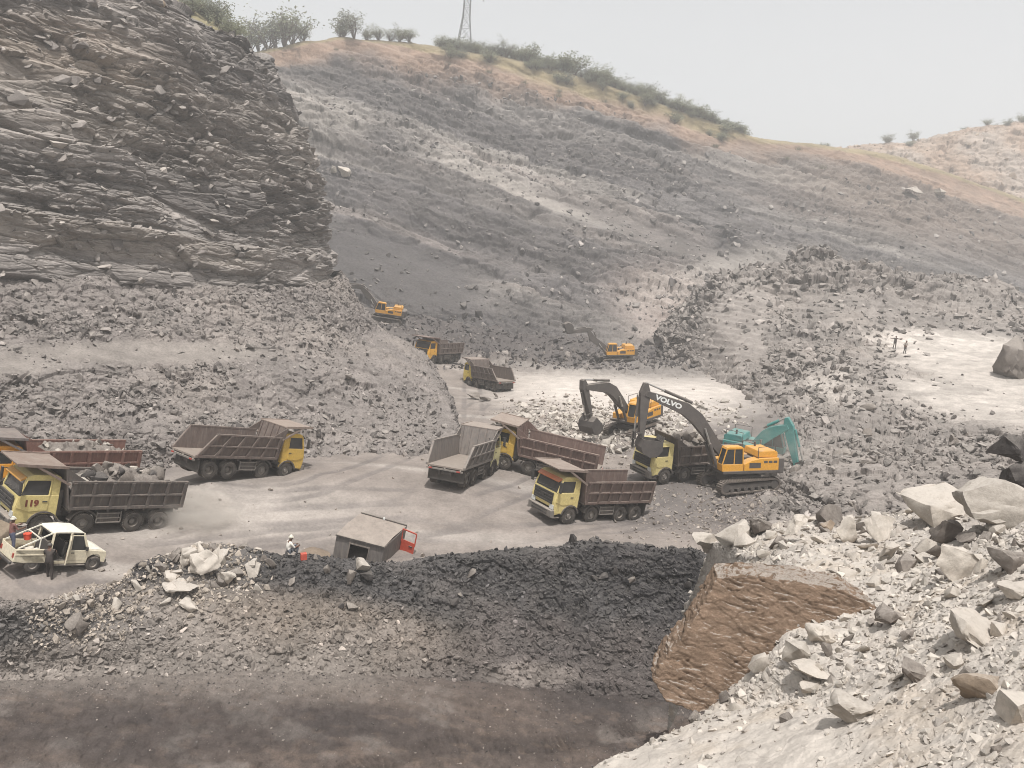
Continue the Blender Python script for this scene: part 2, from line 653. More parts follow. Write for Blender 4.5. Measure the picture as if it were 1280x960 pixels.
C = mix(C, C_DARK, spot(px, py, 520, 400, 160, 30, 8, .5) * .7)
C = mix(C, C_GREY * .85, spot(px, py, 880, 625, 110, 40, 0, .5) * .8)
C = mix(C, C_GREY * .9, spot(px, py, 1100, 560, 220, 90, 0, .4) * .8)
# wheel tracks worn along the haul road
s = P[..., 0] * .9 + P[..., 1] * .42
tr = np.sin(s * 1.9 + 2.2 * t1 + 1.5 * t2)
C = mix(C, C_GREY, smooth(tr, .6, .95) * .16 * smooth(t1, -.3, .3) * (py > 500))
P_FLOOR = P
rt_ = ruts(P, [[(-60, 700), (120, 674), (330, 650), (520, 628), (590, 560), (590, 470)], [(60, 722), (260, 672), (470, 660), (660, 668), (800, 640)], [(240, 612), (400, 606), (520, 560), (600, 505)], [(330, 690), (560, 650), (650, 612), (720, 575), (800, 520)], [(150, 640), (380, 622), (560, 618)], [(420, 690), (600, 672), (760, 660), (850, 630)]])
rt_ *= smooth(fbm(p_ * .25, 3, 41).reshape(px.shape), -.45, .2)
C = mix(C, C_GREY * .95, rt_ * .55)
P[..., 2] -= rt_ * .05
g = grid_obj('ground', P, M_FLOOR, C)
tag(g, 'pale grey dusty floor of the quarry pit', 'ground', kind='structure')


def rubble_disp(P, layers, seed=0, mask=None, warp=.25):
    n = grid_normals(P)
    if n[..., 2].mean() < 0:
        n = -n
    p = flat(P)
    w = p + warp * np.stack([fbm(p * .7, 2, seed + 50 + k) for k in range(3)], -1)
    h = 0
    tone = 0
    for k, (size, amp, tilt, crack) in enumerate(layers):
        b, t = blocks(w, size, seed + k, tilt, crack)
        h = h + b * amp
        tone = tone + (t - .5) * amp
    tone = tone / sum(l[1] for l in layers)
    h = h.reshape(P.shape[:2])
    if mask is not None:
        h = h * mask
    return P + n * h[..., None], tone.reshape(P.shape[:2])


# ---- far hillside -----------------------------------------------------------
cols = np.array([250, 330, 420, 500, 560, 640, 760, 860, 950, 1080, 1180, 1280, 1400, 1640])
ridge = np.array([75, 62, 47, 52, 60, 76, 106, 141, 172, 190, 215, 250, 290, 350])
Yr = np.array([225, 228, 232, 236, 238, 240, 244, 248, 252, 258, 262, 266, 270, 276])
net = []
for f in (0, .14, .28, .42, .56, .7, .84, .95, 1.0):
    y0 = np.full(len(cols), 478.0)
    yy = y0 + (ridge - y0) * f
    net.append(at(cols, yy, 127 + (Yr - 127) * f ** .92))
net[-1][:, 2] += 0
net.append(up(net[-1], (0, 25, .5))); net.append(up(net[-2], (0, 70, -12)))
P = loft(net, 1.0)
p = flat(P)
px, py = proj(P)
big = fbm(p * [.02, .02, .035], 4, 70).reshape(px.shape)
P = P + grid_normals(P) * 0
dip = p * 1.0
dip[:, 2] = p[:, 2] + .21 * p[:, 0]           # beds dip to the right
dipn = dip.copy()
dipn[:, 2] += 1.2 * fbm(p * .05, 3, 77)
topf = smooth(py, np.interp(px, cols, ridge) + 8, np.interp(px, cols, ridge) + 34)
# ledges following the beds
st = dipn[:, 2] / 5.2
fr = st - np.floor(st)
ledge = (np.clip(fr / .8, 0, 1) - np.clip((fr - .8) / .2, 0, 1)) * (TAB[(np.floor(st).astype(int) * 7919) & 65535, 2] ** 1.3)
nrm = grid_normals(P)
if nrm[..., 1].mean() > 0: nrm = -nrm
lay = np.zeros(len(p)); tone = np.zeros(len(p))
for k, (size, amp, tilt, crk) in enumerate([((12, 12, 2.4), .8, .7, .2), ((5, 5, 1.1), .55, .7, .35), ((2, 2, .6), .34, .8, .4), ((.9, .9, .4), .16, .9, .4)]):
    w = dipn + .6 * np.stack([fbm(p * .3, 2, 81 + 5 * k), fbm(p * .3, 2, 82 + 5 * k), fbm(p * .3, 2, 83 + 5 * k)], -1)
    b, t = blocks(w, size, 90 + k, tilt, crk, .14)
    lay += b * amp * 1.25 * (.35 + .9 * smooth(fbm(p * .035, 3, 95 + k), -.35, .45))
    tone += (t - .5) * amp
fine = 1 - .9 * np.maximum(spot(px, py, 490, 340, 125, 40, 14, .35), spot(px, py, 820, 300, 200, 14, 19, .5)).ravel()
h = ((lay + ledge * 3.6) * fine + 3.2 * big.ravel()).reshape(px.shape) * (.25 + .75 * topf)
P = P + nrm * h[..., None]
tone = tone.reshape(px.shape)
thin = np.abs(vnoise(np.stack([dipn[:, 2] / 3.4, dip[:, 0] * .010, dip[:, 1] * .008], -1), 107).reshape(px.shape))
bandn = vnoise(np.stack([dipn[:, 2] / 6.5, dip[:, 0] * .012, dip[:, 1] * .01], -1), 101).reshape(px.shape)
band2 = vnoise(np.stack([dipn[:, 2] / 2.2, dip[:, 0] * .03, dip[:, 1] * .02], -1), 103).reshape(px.shape)
C = np.zeros(P.shape) + lin(86, 82, 81)
C = mix(C, C_PALE * .92, smooth(bandn, .25, .75) * .5)
C = mix(C, lin(128, 118, 112), smooth(band2, .2, .7) * .5)
C = mix(C, C_DARK, smooth(-bandn, .05, .5) * .8)
C = mix(C, C_DARK, smooth(-band2, .2, .7) * .6)
thin2 = np.abs(vnoise(np.stack([dipn[:, 2] / 1.5 + 40, dip[:, 0] * .02, dip[:, 1] * .015], -1), 117).reshape(px.shape))
C = mix(C, C_DARK * .8, (1 - smooth(thin2, .04, .16)) * .6 * smooth(vnoise(p * .045, 119).reshape(px.shape), -.3, .3))
C = mix(C, C_COAL, (1 - smooth(thin, .03, .14)) * .85 * smooth(vnoise(p * .03, 109).reshape(px.shape), -.4, .3))
C = C * (1 + .6 * tone[..., None])
# coal dust tipped across the lower face
C = mix(C, C_COAL * 1.5, spot(px, py, 490, 338, 120, 38, 14, .3) * .95)
C = mix(C, C_COAL * 1.25, spot(px, py, 480, 395, 190, 40, 6, .4) * .7)
C = mix(C, C_COAL * 1.3, spot(px, py, 640, 425, 160, 46, 4, .4) * .65)
C = mix(C, C_DARK, spot(px, py, 820, 300, 260, 17, 19, .5) * .6)
C = mix(C, C_DARK, spot(px, py, 560, 230, 190, 16, 20, .5) * .55)
C = mix(C, C_DARK, spot(px, py, 460, 110, 170, 15, 17, .5) * .6)
C = mix(C, C_DARK, spot(px, py, 860, 215, 200, 14, 17, .5) * .5)
C = mix(C, C_PALE, spot(px, py, 640, 235, 120, 9, 22, .5) * .6)
C = mix(C, C_PALE, spot(px, py, 400, 150, 70, 30, 20, .5) * .5)
C = mix(C, lin(160, 146, 138), spot(px, py, 880, 420, 120, 60, 30, .4) * .7)
C = mix(C, C_PALE * .95, spot(px, py, 900, 350, 110, 26, -15, .5) * .45)
C = mix(C, lin(116, 101, 90), spot(px, py, 1160, 262, 190, 46, 14, .6) * .6)
# tan overburden soil along the top of the hill
rl = np.interp(px, cols, ridge)
thick = np.interp(px, [300, 420, 560, 760, 900, 1050, 1200, 1400], [36, 26, 50, 50, 38, 32, 26, 22])
tn = fbm(p * .06, 4, 110).reshape(px.shape)
soil = 1 - smooth((py - rl) / thick + .55 * tn + .25 * bandn, .55, 1.25)
sc_ = C_TAN * (1 + .25 * tone[..., None])
sc_ = mix(sc_, C_BROWN, smooth(bandn, .1, .6) * .6)
C = mix(C, 0, soil) + sc_ * soil[..., None]
olive = (1 - smooth((py - rl) / np.interp(px, [300, 520, 560, 700, 900, 1000], [4, 6, 14, 24, 20, 5]) + .5 * tn, .5, 1.1))
C = mix(C, C_OLIVE, olive * .7)
HILL = P
g = grid_obj('hillside', P, M_ROCK_FAR, C)
tag(g, 'grey quarry hillside with dipping rock beds under a strip of tan soil', 'hillside', kind='structure')

# second, paler hill behind on the right
c2 = np.array([900, 1000, 1080, 1150, 1220, 1280, 1360, 1480, 1700])
r2 = np.array([215, 195, 184, 180, 166, 156, 148, 140, 150])
net = [at(c2, np.full(len(c2), 330.0), 285), at(c2, (r2 + 330) / 2, 300), at(c2, r2 + 18, 318), at(c2, r2, 325)]
net += [up(net[-1], (0, 25, 1)), up(net[-1], (0, 80, -25))]
P = loft(net, .9)
P, tone = rubble_disp(P, [((10, 10, 3), 1.0, .8, .4), ((3, 3, 1.2), .7, .8, .4)], 130, warp=1.0)
px, py = proj(P)
C = np.zeros(P.shape) + lin(146, 126, 110)
C = C * (1 + .5 * tone[..., None])
C = mix(C, C_PALE, smooth(fbm(flat(P) * .05, 4, 133).reshape(px.shape), 0, .5) * .5)
HILL2 = P
g = grid_obj('far_hill', P, M_ROCK_FAR, C)
tag(g, 'paler tan hill behind the right end of the quarry', 'hill', kind='structure')

# ---- left cliff -------------------------------------------------------------
bx = np.array([(-330, 440, 46), (-150, 440, 50), (0, 432, 57), (100, 420, 62), (200, 422, 67), (300, 424, 73), (370, 414, 81), (408, 396, 90), (412, 385, 100), (398, 380, 116), (360, 378, 132)], float)
tx = np.array([(-330, -330, 58), (-150, -175, 63), (0, -80, 70), (100, -48, 76), (200, -4, 83), (258, 24, 90), (300, 46, 96), (326, 66, 102), (334, 78, 112), (330, 84, 124), (310, 84, 140)], float)
B0, T0 = at(bx[:, 0], bx[:, 1], bx[:, 2]), at(tx[:, 0], tx[:, 1], tx[:, 2])
net = [up(B0, (0, 2, -5))]
for f in (0, .2, .4, .6, .8, .94, 1.0):
    r_ = B0 + (T0 - B0) * f
    r_[:, 0] += 2.6 * math.sin(f * math.pi) * np.interp(np.arange(len(bx)), [0, 5, 7, 10], [0, .4, 1, 1])
    net.append(r_)
CI = at(130, -30, 118); CI[2] = T0[4][2] + 3
net.append(T0 + (CI - T0) * .2); net.append(T0 + (CI - T0) * .7)
P = loft(net, 1.25, 2400)
p = flat(P)
nrm = grid_normals(P)
if nrm[..., 1].mean() > 0: nrm = -nrm
dip = p.copy(); dip[:, 2] += .11 * p[:, 0] + .03 * p[:, 1]
dip[:, 2] += .3 * fbm(p * .12, 3, 140)
env = smooth(fbm(p * [.09, .09, .2], 3, 150), -.4, .4)
h = np.zeros(len(p)); tone = np.zeros(len(p))
for k, (size, amp, tilt, crk) in enumerate([((8, 8, 2.2), 1.0, .4, .2), ((4.0, 4.0, .72), .60, .4, .4), ((1.8, 1.8, .34), .28, .5, .45), ((.8, .8, .2), .09, .6, .4)]):
    w = dip + np.array([.35, .35, .12]) * np.stack([fbm(p * .5, 2, 160 + 7 * k + j) for j in range(3)], -1)
    b, t = blocks(w, size, 170 + k, tilt, crk, .13)
    h += b * amp * ((.25 + 1.0 * env) if k else 1)
    tone += (t - .5) * amp
st = dip[:, 2] / 3.1
fr = st - np.floor(st)
h += 1.1 * (np.clip(fr / .75, 0, 1) - np.clip((fr - .75) / .25, 0, 1)) * TAB[(np.floor(st).astype(int) * 7919 + 11) & 65535, 3]
h += 1.6 * fbm(p * .06, 4, 180)
vv = np.linspace(0, 1, P.shape[0])[:, None] * np.ones((1, P.shape[1]))
P = P + nrm * (h.reshape(P.shape[:2]) * (1 - .7 * smooth(vv, .86, .95)))[..., None]
tone = tone.reshape(P.shape[:2])
px, py = proj(P)
C = np.zeros(P.shape) + C_CLIFF
bn = vnoise(np.stack([dip[:, 2] / 2.4, dip[:, 0] * .03, dip[:, 1] * .03], -1), 190).reshape(px.shape)
C = mix(C, C_DARK, smooth(bn, .15, .7) * .6)
C = mix(C, lin(152, 142, 132), smooth(-bn, .2, .7) * .5)
C = mix(C, C_DARK * .9, spot(px, py, 290, 170, 90, 150, -20, .5) * .35)
C = mix(C, lin(146, 128, 110), spot(px, py, 90, 60, 140, 40, 10, .5) * .3)
C = C * (1 + .5 * tone[..., None])
C = mix(C, C_TAN * .85, smooth(vv, .86, .93) * .8)
CLIFF = P
g = grid_obj('cliff', P, M_CLIFF, C)
tag(g, 'tall dark grey cliff of thin broken rock beds on the left', 'cliff', kind='structure')

# vegetated rise behind the cliff top
c3 = np.array([-350, -100, 100, 180, 225, 262, 285, 300])
r3 = np.array([-300, -160, -60, -26, -2, 24, 44, 70])
net = [at(c3, r3 + 60, 118), at(c3, r3 + 26, 122), at(c3, r3, 132)]
net += [net[-1] * [1.25, 1.2, 1.0], net[-1] * [1.5, 1.4, .8]]
P = loft(net, .35)
P, tone = rubble_disp(P, [((6, 6, 2), .8, .6, .2)], 200, warp=.5)
C = np.zeros(P.shape) + C_OLIVE * .9
RISE = P
g = grid_obj('grassy_rise', P, M_ROCK_FAR, C)
tag(g, 'olive green scrub slope rising behind the cliff top', 'hill', kind='structure')

# ---- talus and bench below the cliff ----------------------------------------
a0 = up(B0[:10], (0, 4, 4.6)); a0[:, 1] += 1
t1 = np.array([(-330, 448, 44), (-150, 448, 48), (0, 438, 53.5), (100, 432, 58), (200, 434, 62.5), (300, 440, 67.5), (400, 428, 76), (448, 421, 86), (472, 413, 100), (476, 411, 118)], float)
t2 = np.array([(-330, 478, 42), (-150, 474, 45), (0, 468, 50), (100, 460, 54.5), (200, 458, 59), (300, 466, 63), (400, 466, 69), (470, 446, 78), (502, 432, 93), (498, 422, 114)], float)
t3 = np.array([(-330, 520, 40.5), (-150, 515, 43), (0, 506, 48), (100, 500, 52), (200, 500, 56), (300, 512, 59), (400, 515, 64), (505, 500, 70), (540, 470, 84), (530, 440, 104)], float)
t4 = np.array([(-330, 575, 38.5), (-150, 565, 41), (0, 545, 46), (100, 540, 49), (200, 540, 52.5), (300, 556, 55), (400, 572, 56), (520, 566, 59), (572, 532, 68), (560, 490, 88)], float)
net = [a0] + [at(t[:, 0], t[:, 1], t[:, 2]) for t in (t1, t2, t3, t4)]
net.append(up(net[-1], (.6, -2.6, -3.4)))
P = loft(net, 1.1)
px, py = proj(P)
bench = 1 - .92 * np.maximum(spot(px, py, 170, 440, 165, 14, 0, .35), spot(px, py, -60, 455, 140, 16, 0, .4))
P, tone = rubble_disp(P, [((2.4, 2.4, 1.2), .3, .7, .15), ((.9, .9, .5), .15, .8, .25), ((.42, .42, .25), .07, .9, .3)], 210, bench, .2)
C = np.zeros(P.shape) + lin(112, 105, 101)
tn = fbm(flat(P) * .15, 4, 215).reshape(px.shape)
C = mix(C, C_FLOOR, smooth(tn, 0, .5) * .5)
C = mix(C, C_GREY * .85, smooth(-tn, .1, .5) * .5)
C = mix(C, lin(122, 115, 109), (1 - bench) * .9)
C = C * (1 + .45 * tone[..., None])
TALUS = P
g = grid_obj('talus_slope', P, M_TALUS, C)
tag(g, 'slope of broken grey slabs fallen below the cliff', 'talus slope', kind='structure')

# ---- rubble ground on the right ---------------------------------------------
rows = [
    [(965, 662, 46), (1040, 658, 46), (1150, 650, 44), (1300, 640, 42), (1450, 640, 40)],
    [(965, 640, 50), (1050, 630, 50), (1150, 612, 50), (1300, 590, 49), (1450, 580, 47)],
    [(1000, 578, 61), (1060, 565, 62), (1150, 545, 66), (1300, 530, 67), (1450, 525, 66)],
    [(962, 505, 84), (1045, 490, 82), (1160, 482, 84), (1300, 505, 76), (1450, 520, 74)],
    [(935, 455, 100), (1045, 440, 98), (1110, 440, 101), (1300, 455, 93), (1450, 480, 90)],
    [(925, 420, 112), (1050, 412, 108), (1130, 420, 108), (1300, 420, 108), (1450, 440, 106)],
    [(890, 385, 124), (1040, 365, 122), (1150, 385, 120), (1300, 405, 120), (1450, 420, 120)],
    [(880, 348, 132), (1030, 308, 132), (1150, 330, 132), (1300, 370, 132), (1450, 400, 132)]]
rows = [np.array(r, float) for r in rows]
fi = np.linspace(0, 4, 13)
rows = [np.stack([np.interp(fi, np.arange(5), r[:, q]) for q in range(3)], 1) for r in rows]
rows[-1][:, 1] += np.array([24, 4, 20, 8, 14, 16, 22, 8, -4, 12, 2, -6, 0])
rows[-1][:, 2] += np.array([0, 3, -2, 4, 0, 5, -3, 4, 0, 6, 0, 3, 0])
rows[-2][:, 1] += np.array([8, 0, 12, 6, -6, 8, 12, 0, -4, 6, 4, 0, 0])
net = [at(*r.T) for r in rows]
net[0] = up(net[0], (0, 0, -1.5))
for r in net:
    r[0] = r[0] + np.array([-1.0, 0, -.8])
net = [np.vstack([r[:1] + np.array([[-5, 2, -7.0]]), r, r[-1:] + np.array([[16, 0, 1.5]]), r[-1:] + np.array([[50, 0, 4]])]) for r in net]
net += [up(net[-1], (0, 10, -1)), up(net[-1], (0, 30, -16))]
P = loft(net, 1.1)
px, py = proj(P)
benchm = np.maximum(spot(px, py, 1250, 455, 150, 34, 8, .3), spot(px, py, 1260, 505, 150, 26, 8, .35))
slab = spot(px, py, 915, 415, 42, 70, 20, .3)
msk = 1 - .93 * np.maximum(benchm, slab * .9)
msk = msk * (1 - .5 * spot(px, py, 1080, 385, 110, 26, 6, .5))
oc = np.maximum(spot(px, py, 1060, 335, 150, 38, 8, .4), spot(px, py, 900, 370, 40, 26, 0, .4))
P, tone = rubble_disp(P, [((4.2, 4.2, 1.2), .6, .5, .2), ((1.7, 1.7, .8), .24, .8, .25), ((.75, .75, .4), .1, .9, .3)], 230, msk * (1 + 1.5 * oc), .4)
C = np.zeros(P.shape) + lin(118, 111, 106)
tn = fbm(flat(P) * .1, 4, 235).reshape(px.shape)
C = mix(C, C_FLOOR, smooth(tn, 0, .5) * .5)
C = mix(C, C_GREY * .8, smooth(-tn, .1, .5) * .5)
C = mix(C, C_PALE, benchm * .9)
C = mix(C, C_PALE * 1.1, spot(px, py, 1190, 432, 110, 16, 6, .4) * .8)
C = mix(C, C_PALE, spot(px, py, 1045, 480, 40, 26, 0, .5) * .7)
C = mix(C, C_DARK, oc * .25)
C = mix(C, lin(138, 130, 124), slab * .6)
C = C * (1 + .5 * tone[..., None])
gv = np.sin((P[..., 0] * .55 + P[..., 2] * 1.0 + .25 * P[..., 1]) * 4.2 + fbm(flat(P) * .2, 2, 239).reshape(px.shape))
P = P + np.array([0, -.5, .8]) * (slab * .09 * gv)[..., None]
FIELD = P
g = grid_obj('rubble_slope', P, M_TALUS, C)
tag(g, 'broken rock ground rising to a pale bench on the right', 'rubble slope', kind='structure')

# ---- dark road in the foreground --------------------------------------------
rows = [
    [(-330, 1250, 17), (-50, 1250, 17.5), (250, 1250, 18.5), (500, 1250, 19.5), (720, 1250, 20.5), (900, 1250, 21)],
    [(-330, 1050, 22), (-50, 1050, 22.7), (250, 1050, 23.8), (500, 1050, 25), (720, 1050, 26.5), (900, 1050, 27)],
    [(-330, 950, 25), (-50, 950, 25.8), (250, 950, 27), (500, 950, 28.5), (720, 950, 30.5), (900, 950, 31)],
    [(-330, 865, 28.5), (-50, 860, 29.5), (250, 850, 31.5), (500, 858, 33), (720, 875, 34.5), (900, 890, 35)],
    [(-330, 800, 31.5), (-50, 800, 32.5), (250, 800, 34.5), (500, 805, 36.5), (720, 820, 38.5), (900, 835, 39)]]
net = [at(*np.array(r, float).T) for r in rows]
net[-1][:, 2] -= 1.2
P = loft(net, 1.0)
p = flat(P)
px, py = proj(P)
hn = .05 * blocks(p * [1, 1, 0], .8, 257, .9, .1)[0] * smooth(fbm(p * .3, 3, 258), -.2, .4) + .045 * blocks(p * [1, 1, 0], .3, 259, .9, .1)[0] + .02 * blocks(p * [1, 1, 0], .13, 261, .9, .1)[0] + .16 * fbm(p * [.25, .4, 0], 4, 250) + .04 * fbm(p * [2, 2, 0], 4, 251) + .10 * np.maximum(0, fbm(p * [.9, .9, 0], 3, 252) - .15)
P[..., 2] += hn.reshape(px.shape)
# tyre tread marks, a curved double track of cross bars pressed in the dust
cx0, cy0 = at(420, 1075, 24.5)[0], at(420, 1075, 24.5)[1]
tcv = np.array([at(430, 985, 27.4), at(520, 925, 29.2), at(600, 905, 30.4), at(680, 903, 31), at(800, 890, 33)])[:, :2]
tt = np.linspace(0, len(tcv) - 1, 160)
cur = _cr(tcv, tt)
seg = np.concatenate([[0], np.cumsum(np.linalg.norm(np.diff(cur, axis=0), axis=1))])
sel = (px > 380) & (px < 860) & (py > 860) & (py < 1010)
q = P[sel][:, :2]
d = np.linalg.norm(q[:, None] - cur[None], axis=2)
k = d.argmin(1)
dm = d[np.arange(len(q)), k]
tread = (np.sin(seg[k] * 2 * math.pi / .28 + dm * 3) > 0) * (1 - smooth(dm, .42, .5))
tread = tread * smooth(fbm(np.stack([q[:, 0] * .9, q[:, 1] * .9, q[:, 0] * 0], -1), 3, 262), -.35, .25)
P[..., 2][sel] -= .05 * tread + .05 * (1 - smooth(dm, .45, .65))
trm = np.zeros(px.shape); trm[sel] = .18 * tread + .15 * (1 - smooth(dm, .45, .6))
C = np.zeros(P.shape) + C_ROAD
tn = fbm(p * [.18, .5, 0], 4, 255).reshape(px.shape); tn2 = fbm(p * [.5, .9, 0], 4, 256).reshape(px.shape)
C = mix(C, C_COAL * 1.1, smooth(tn, -.1, .5) * .32)
C = mix(C, lin(112, 98, 88), smooth(-tn, .0, .5) * .45)
C = mix(C, C_FLOOR * .9, smooth(tn2, .15, .5) * .55)
C = mix(C, lin(112, 98, 88), smooth(fbm(p * [1.6, 3, 0], 3, 260).reshape(px.shape), .1, .5) * .5)
C = mix(C, C_FLOOR * .9, spot(px, py, 90, 825, 190, 24, -6, .5) * .8)
C = mix(C, C_FLOOR * .8, spot(px, py, 330, 800, 110, 30, 0, .5) * .6)
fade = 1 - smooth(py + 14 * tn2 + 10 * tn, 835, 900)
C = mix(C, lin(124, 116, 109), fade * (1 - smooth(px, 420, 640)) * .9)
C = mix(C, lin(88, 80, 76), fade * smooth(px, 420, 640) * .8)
C = mix(C, C_COAL, spot(px, py, 200, 915, 320, 36, -3, .5) * .4)
C = mix(C, C_COAL, spot(px, py, 800, 870, 120, 30, 5, .5) * .5)
C = C * (1 - trm[..., None])
ROADP = P
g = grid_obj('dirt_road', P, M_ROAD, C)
tag(g, 'dark coal stained dirt road in the foreground', 'road', kind='structure')

# ---- berm of dumped rock and coal -------------------------------------------
cr = np.array([(-330, 762, 29.6), (-100, 757, 30.6), (50, 753, 31.5), (130, 734, 33.4), (185, 702, 35.5), (262, 684, 37.2), (335, 697, 38), (410, 703, 39), (455, 708, 39.3), (540, 703, 39.5), (640, 697, 39.8), (750, 682, 40.2), (830, 689, 40.2), (890, 700, 40.2), (960, 720, 40)], float)
fo = np.array([(-330, 850, 28.6), (-100, 842, 29.6), (50, 830, 30.8), (130, 824, 31.6), (185, 818, 32.2), (262, 816, 33), (335, 822, 33.6), (410, 832, 34), (455, 838, 34.2), (540, 852, 34.4), (640, 868, 34.8), (750, 878, 35), (830, 884, 35.2), (890, 888, 35.2), (960, 890, 35.2)], float)
c_ = at(cr[:, 0], cr[:, 1], cr[:, 2]); f_ = at(fo[:, 0], fo[:, 1], fo[:, 2])
net = [up(c_, (0, 4.2, -2.6)), up(c_, (0, 1.3, -.35)), c_, c_ + (f_ - c_) * .22 + [0, 0, -.2], c_ + (f_ - c_) * .5 + [0, 0, -.15], c_ + (f_ - c_) * .8 + [0, 0, -.12], f_ + [0, 0, -.3], up(f_, (0, -1.6, -1.3))]
P = loft(net, 1.2)
P, tone = rubble_disp(P, [((1.8, 1.8, 1.0), .20, .5, .0), ((.7, .7, .45), .13, .8, .05), ((.3, .3, .2), .06, .9, .1), ((.14, .14, .1), .025, .9, .1)], 270, np.linspace(1, .25, P.shape[0])[:, None] ** 1.0, .15)
P[..., 2] += (.28 * fbm(flat(P) * [.5, .5, 0], 4, 278)).reshape(P.shape[:2])
px, py = proj(P)
tn = fbm(flat(P) * [.4, .4, .5], 4, 275).reshape(px.shape)
vb = np.linspace(0, 1, P.shape[0])[:, None] * np.ones((1, P.shape[1]))
C = np.zeros(P.shape) + lin(60, 58, 58)
C = mix(C, C_GREY * .8, smooth(tn, .05, .5) * .4)
lf = 1 - smooth(px + .25 * (py - 700), 296, 336)
C = mix(C, lin(94, 90, 87), lf * .8)
C = mix(C, lin(140, 126, 112), spot(px, py, 400, 792, 180, 44, 8, .5) * .55)
C = mix(C, C_COAL, spot(px, py, 195, 700, 55, 26, -30, .35) * .85)
C = mix(C, C_COAL * .95, spot(px, py, 830, 720, 90, 50, 20, .4) * .8)
ft_ = smooth(vb + .25 * tn, .42, .78)
C = mix(C, lin(122, 114, 107), ft_ * (1 - smooth(px, 420, 640)) * .9)
C = mix(C, lin(80, 73, 70), ft_ * smooth(px, 420, 640) * .8)
C = mix(C, C_FLOOR, spot(px, py, 660, 845, 60, 16, 0, .5) * .6)
C = mix(C, C_FLOOR, spot(px, py, 40, 740, 150, 24, 0, .5) * .6)
C = C * (1 + .55 * tone[..., None])
BERM, BERM_C = P, C
g = grid_obj('berm', P, M_BERM, C)
tag(g, 'low bank of dumped coal and grey rock across the middle', 'berm', kind='structure')

# ---- pale scree where the photographer stands --------------------------------
rows = [
    [(560, 1300, 7), (700, 1300, 6.5), (850, 1300, 6), (1000, 1300, 5.3), (1150, 1300, 4.7), (1400, 1300, 4.2)],
    [(650, 1060, 9.6), (770, 1060, 9), (880, 1060, 8.4), (1000, 1060, 7.7), (1150, 1060, 6.7), (1400, 1060, 5.8)],
    [(742, 962, 12), (800, 960, 11.4), (900, 955, 10.6), (1010, 955, 9.7), (1150, 950, 8.6), (1400, 945, 7)],
    [(858, 908, 13.4), (886, 900, 13.2), (950, 880, 13.2), (1040, 872, 12), (1180, 840, 10.6), (1400, 810, 9)],
    [(948, 820, 15.2), (960, 818, 14.6), (985, 812, 13.8), (1080, 812, 12.9), (1190, 750, 13.4), (1400, 700, 11.5)],
    [(955, 717, 20.8), (968, 714, 20.5), (985, 705, 20), (1085, 700, 19), (1200, 685, 17.5), (1400, 640, 14.5)],
    [(906, 684, 25.5), (920, 676, 25.6), (965, 662, 25.5), (1065, 655, 25), (1190, 640, 23), (1400, 606, 21)]]
net = [at(*np.array(r, float).T) for r in rows]
net = [np.vstack([r[:1] + np.array([[.9, 2.6, -6.5]]), r[:1] + np.array([[.04, .4, -.9]]), r, r[-1:] + np.array([[5, .3, .6]]), r[-1:] + np.array([[14, .6, 1.5]])]) for r in net]
net += [up(net[-1], (0, 1.6, -.7)), up(net[-1], (0, 5, -6))]
P = loft(net, 1.15)
px, py = proj(P)
smoothz = 1 - .75 * np.maximum(spot(px, py, 900, 950, 190, 50, -10, .4), spot(px, py, 1130, 930, 150, 40, 0, .4) * .7)
smoothz *= 1 - .5 * spot(px, py, 1150, 860, 90, 40, 10, .5)
P, tone = rubble_disp(P, [((.5, .5, .3), .03, .9, .0), ((.2, .2, .13), .02, .9, .0), ((.08, .08, .06), .007, .9, .0)], 290, smoothz, .08)
P[..., 2] += (.16 * fbm(flat(P) * .8, 4, 296) + .05 * fbm(flat(P) * 3, 4, 297)).reshape(P.shape[:2])
tn = fbm(flat(P) * .8, 4, 295).reshape(px.shape)
C = np.zeros(P.shape) + C_SCREE
C = mix(C, lin(168, 154, 138), smooth(tn, .05, .5) * .6)
C = mix(C, C_GREY, smooth(-tone, .12, .3) * .25)
C = mix(C, C_GREY * 1.1, (1 - smooth(py, 640, 720)) * .4)
SCREE = P
g = grid_obj('scree_slope', P, M_SCREE, C)
tag(g, 'pale dusty scree slope in the right foreground', 'scree slope', kind='structure')
# ================================================================== ROCKS
def hull_rock(seed, dims=(1, .75, .45), n=14, squash=.55):
    """angular slab: convex hull of points on a squashed box-like shell, largest side about 1"""
    r = np.random.default_rng(seed)
    p = r.normal(size=(n, 3))
    p /= np.abs(p).max(1, keepdims=True) ** squash * np.linalg.norm(p, axis=1, keepdims=True) ** (1 - squash)
    p *= r.uniform(.75, 1, (n, 1))
    p *= np.array(dims) / 2
    bm = bmesh.new()
    for q in p:
        bm.verts.new(q)
    res = bmesh.ops.convex_hull(bm, input=bm.verts)
    loose = [v for v in bm.verts if not v.link_faces]
    bmesh.ops.delete(bm, geom=loose, context='VERTS')
    return bm


